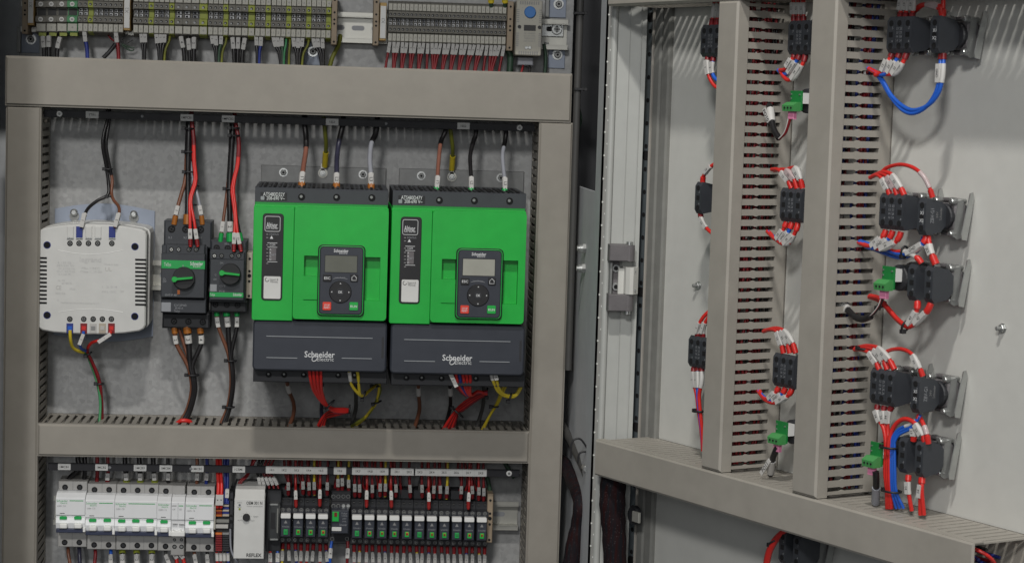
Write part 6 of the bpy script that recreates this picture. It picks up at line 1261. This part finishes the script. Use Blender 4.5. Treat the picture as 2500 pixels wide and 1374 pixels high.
dw([(2168, 1110, .062), (2170, 1080, .062), (2178, 1050, .06), (2192, 1030, .059), (2210, 1022, .058), (2230, 1030, .057), (2248, 1052, .056), (2260, 1082, .053)], 'red', 'red wire arching from the bundle over to the lowest twin block', (.74, .90), (.93, 1), txt='23', g=G3, r=.0022)
dw([(2244, 1014, .05), (2254, 1034, .053), (2262, 1056, .055), (2266, 1082, .053)], 'red', 'short red wire between the third-row lamp block and the lowest twin block', (.45, .72), (.76, 1), g=G3, sm='sleeve_clear')
dw([(2234, 1042, .052), (2232, 1056, .055), (2230, 1075, .054)], 'red', 'short red wire into the left column of the lowest twin block', (.1, .65), (.7, 1), txt='13', g=G3)
tie(DF, 2172, 1091, 0.0480, .0088, 'upper black tie on the red and blue bundle at lower right'); tie(DF, 2178, 1198, 0.0464, .0095, 'lower black tie on the red and blue bundle at lower right')
dw([(2218, 1160, .054), (2217, 1176, .056), (2218, 1200, .056), (2226, 1246, .052)], 'red', 'red wire from the left foot of the lowest twin block into the foot duct', (.18, .52), (0, .15), txt='14', g=G3)
for i in range(2): dw([(2250+i*2, 1166, .054), (2249+i*2, 1182, .056), (2247+i*4, 1206, .056), (2247+i*9, 1256, .052)], 'red', '%s red wire from the right foot of the lowest twin block into the foot duct' % ('left' if i == 0 else 'right'), (.18, .52) if i == 0 else None, (0, .15), txt='24' if i == 0 else None, g=G3)
dw([(2138, 1150, .070), (2139, 1165, .068), (2139, 1190, .062), (2137, 1228, .05)], 'wire_black', 'black cable with grey sleeve dropping from the lowest right board', (.45, .98), None, r=.0032, sm='grey_wire')
G4 = 'wires of the switch blocks between the upright ducts'
for i, u in enumerate((1937, 1949, 1961)):
    dw([(u-3, -40, .056), (u, 0, .056), (u+1, 55, .055)], 'red', '%s red wire from the left into the topmost middle switch block' % nth(i), (.5, .80), (.84, 1), txt='13', g=G4, fm='red_dark')
for i, (p, m, st) in enumerate((([(1940, 132, .055), (1936, 142, .057), (1926, 156, .058), (1916, 170, .058), (1904, 172, .054)], 'red', '14'), ([(1952, 133, .055), (1948, 144, .057), (1938, 160, .058), (1926, 178, .058), (1914, 182, .056), (1900, 172, .052)], 'blue', 'GND'), ([(1966, 134, .055), (1964, 146, .057), (1956, 164, .059), (1942, 188, .06), (1924, 196, .06), (1912, 186, .058), (1904, 172, .052)], 'red', '34'))):
    dw(p, m, '%s wire from the left (%s) curling from under the topmost middle switch block' % (nth(i), m), (.18, .50), (0, .12), txt=st, g=G4, fm='red_dark')
for i, (p, st) in enumerate((([(1884, 414, .052), (1898, 414, .056), (1912, 424, .058), (1924, 440, .058), (1933, 460, .056)], '13'), ([(1890, 416, .052), (1914, 414, .056), (1930, 422, .058), (1940, 440, .058), (1946, 460, .056)], '23'), ([(1910, 418, .052), (1934, 410, .056), (1948, 414, .058), (1954, 436, .058), (1959, 460, .056)], '33'))):
    dw(p, 'red', '%s red wire from the left into the top of the middle switch block' % nth(i), (.50, .82), (.85, 1), txt=st, g=G4, sm='sleeve' if i != 1 else 'sleeve_clear')
for i, (p, m, st) in enumerate((([(1921, 542, .055), (1916, 552, .057), (1908, 570, .058), (1896, 584, .058), (1884, 576, .056), (1873, 565, .052)], 'red', '14'), ([(1934, 543, .055), (1930, 554, .057), (1922, 572, .058), (1910, 588, .058), (1894, 582, .056), (1876, 566, .052)], 'blue', 'GND'), ([(1948, 545, .055), (1946, 556, .057), (1938, 574, .058), (1926, 594, .059), (1908, 594, .059), (1890, 580, .056), (1878, 567, .052)], 'red', '34'))):
    dw(p, m, '%s wire from the left (%s) curling from under the middle switch block' % (nth(i), m), (.20, .48), (0, .12), txt=st, g=G4)
for i, (p, st) in enumerate((([(1864, 809, .052), (1880, 804, .056), (1896, 808, .058), (1906, 826, .058), (1913, 862, .056)], '13'), ([(1866, 807, .052), (1888, 802, .056), (1908, 808, .058), (1920, 826, .058), (1929, 862, .056)], '23'), ([(1868, 806, .052), (1894, 801, .056), (1916, 808, .058), (1932, 828, .058), (1943, 862, .056)], '33'))):
    dw(p, 'red', '%s red wire from the left into the top of the lowest middle switch block' % nth(i), (.56, .84), (.86, 1), txt=st, g=G4)
for i, (p, m, st) in enumerate((([(1902, 944, .055), (1896, 954, .057), (1884, 968, .058), (1872, 974, .058), (1860, 966, .056), (1851, 954, .052)], 'red', '14'), ([(1918, 946, .055), (1912, 958, .057), (1898, 972, .058), (1880, 978, .058), (1864, 968, .056), (1853, 954, .052)], 'blue', 'GND'), ([(1934, 948, .055), (1930, 958, .057), (1914, 974, .059), (1892, 983, .059), (1872, 978, .058), (1860, 966, .056), (1855, 954, .052)], 'red', '34'))):
    dw(p, m, '%s wire from the left (%s) curling from under the lowest middle switch block' % (nth(i), m), (.16, .42), (0, .11), txt=st, g=G4)
dw([(1878, 258, .05), (1881, 270, .056), (1884, 295, .06), (1890, 318, .064), (1902, 338, .066)], 'wire_black', 'black cable with white marker beside the upper middle green board', (.18, .50), None, r=.0033, txt='PO10')
for i, m in enumerate(('white', 'red_dark', 'red_dark')): dw([(1902+i, 339, .067), (1914+i*2, 326, .069), (1922+i*2, 305, .070), (1927+i*3, 280, .070)], m, ('thin white wire' if i == 0 else ('left' if i == 1 else 'right')+' thin dark red wire')+' rising to the upper middle green board', r=.0010)
dw([(1899, 1090, .069), (1892, 1104, .068), (1885, 1125, .062), (1881, 1158, .05)], 'wire_black', 'black cable with white marker dropping from the lower middle green board', (.48, .92), None, r=.0032, txt='PO11')
G5 = 'wires of the switch blocks left of the hinge-side duct'
for i, u in enumerate((1739, 1750)): dw([(u+8, -30, .056), (u+5, 10, .056), (u-2+i, 63, .055)], 'red', '%s red wire into the topmost switch block beside the hinge-side duct' % ('left' if i == 0 else 'right'), (.42, .78), (.82, 1), g=G5, txt='1' if i else None, fm='red_dark')
dw([(1729, 138, .055), (1727, 148, .057), (1727, 172, .058), (1736, 198, .058), (1750, 214, .056), (1764, 210, .052)], 'red', 'red sleeved wire under the topmost switch block beside the hinge-side duct', (.10, .44), (0, .10), txt='1', g=G5, fm='red_dark')
dw([(1742, 140, .055), (1740, 152, .057), (1738, 174, .058), (1746, 192, .058), (1762, 202, .056)], 'blue', 'blue sleeved wire under the topmost switch block beside the hinge-side duct', (.15, .5), (0, .14), g=G5, fm='red_dark', txt='2')
dw([(1716, 447, .055), (1716, 436, .056), (1720, 426, .057), (1732, 410, .058), (1748, 398, .056)], 'red', 'red wire rising from the slim single switch block', (.40, .78), (0, .2), txt='14', g=G5)
dw([(1710, 522, .055), (1712, 532, .056), (1718, 548, .057), (1732, 564, .057), (1748, 576, .055)], 'red', 'red wire below the slim single switch block', (.14, .56), (0, .12), txt='13', g=G5, fm='red_dark')
for i, u in enumerate((1703, 1716)): dw([(u, 826, .055), (u, 812, .056), (u+2, 796, .057), (u+14, 774, .056), (u+30, 758, .052)], 'red', '%s red wire rising from the lowest switch block beside the hinge-side duct' % ('left' if i == 0 else 'right'), (.16, .50), (0, .13), txt='1', g=G5, fm='red_dark')
for i, (u, m) in enumerate(((1694, 'red'), (1704, 'blue'), (1714, 'red'))): dw([(u, 897, .055), (u-1, 908, .057), (u-1, 930, .058), (1701+i*3, 965, .058), (1705+i*2, 1000, .057), (1712+i, 1050, .054), (1716, 1100, .05)], m, '%s wire from the left (%s) below the lowest switch block beside the hinge-side duct' % (nth(i), m), (.05, .24), (0, .05), txt='1' if i < 2 else None, g=G5, fm='red_dark')
tie(DF, 1706, 1003, 0.0456, .0052, 'black tie on the wires below the lowest hinge-side switch block')
dw([(1925, 1288, .055), (1908, 1302, .058), (1890, 1322, .06), (1876, 1352, .06), (1868, 1400, .058)], 'red', 'thick red wire pair curving down beside the shaded block under the foot duct', None, None, r=.0036)
tie(DF, 1889, 1323, 0.0480, .0058, 'black tie on the red wire under the foot duct', .6)
# small latch on the hinge edge under the foot duct
_a, _z = D(1556, 1258, .022); _t = Thing('door_latch', 'dark round latch with brass tongue on the door edge under the foot duct', 'latch', DF, (_a, .02, _z))
_t.part(MB().cyl(_a-.004, _z, .011, .0205, .026, 'anth_dark', 20, bev=.001), 'disc'); _t.part(MB().box(_a-.001, _a+.012, .026, .029, _z-.006, _z+.006, 'railmetal', .0005), 'tongue')
# ================================================================== LIGHT, WORLD, CAMERA
wd = bpy.data.worlds.new('World'); sc.world = wd; wd.use_nodes = True
bg = wd.node_tree.nodes['Background']; bg.inputs[0].default_value = (.92, .96, 1, 1); bg.inputs[1].default_value = .085
def lamp(name, loc, aim, size, sy, power, col):
    l = bpy.data.lights.new(name, 'AREA'); l.shape = 'RECTANGLE'; l.size = size; l.size_y = sy; l.energy = power; l.color = col
    o = bpy.data.objects.new(name, l); COL.objects.link(o); o.location = loc
    o.rotation_euler = (Vector(aim)-Vector(loc)).to_track_quat('-Z', 'Y').to_euler(); return o
lamp('ceiling_lamp', (-.30, -2.0, 2.25), (.15, -.2, 0), .17, .06, 36, (1, .97, .92))
lamp('ceiling_lamp_far', (-1.0, -4.3, 2.05), (.25, -.3, 0), .5, .35, 66, (1, .985, .96))
lamp('front_fill', (-.55, -3.6, .55), (.1, -.2, 0), 1.0, .5, 10.5, (.98, .99, 1))  # broad frontal fill, added to lift the shade under the ducts
sp = bpy.data.lights.new('patch_spot', 'SPOT'); sp.energy = 12; sp.spot_size = math.radians(10.5); sp.spot_blend = .25; sp.shadow_soft_size = .03; sp.color = (.97, .98, 1)  # added spot that mimics the light patch on the lower-left breakers
so = bpy.data.objects.new('patch_spot', sp); COL.objects.link(so); so.location = (-.75, -2.2, .15)
_q = P(290, 1240, .07); so.rotation_euler = (Vector((_q[0], -.07, _q[1]))-so.location).to_track_quat('-Z', 'Y').to_euler()
cd = bpy.data.cameras.new('camera'); cam = bpy.data.objects.new('camera', cd); COL.objects.link(cam)
cd.sensor_width = 36; cd.lens = 36*FPX/W; cd.dof.use_dof = True; cd.dof.focus_distance = 2.30; cd.dof.aperture_fstop = 18; cd.clip_end = 60; cd.clip_start = .05
R3 = Matrix((RGT, -DWN, -FWD)).transposed(); cam.matrix_world = Matrix.Translation(CAM) @ R3.to_4x4()
sc.camera = cam
sc.view_settings.view_transform = 'Standard'; sc.view_settings.look = 'None'; sc.view_settings.exposure = 0; sc.view_settings.gamma = 1
sc.render.engine = 'CYCLES'; sc.render.film_transparent = False
sc.render.resolution_x, sc.render.resolution_y = 1024, 562
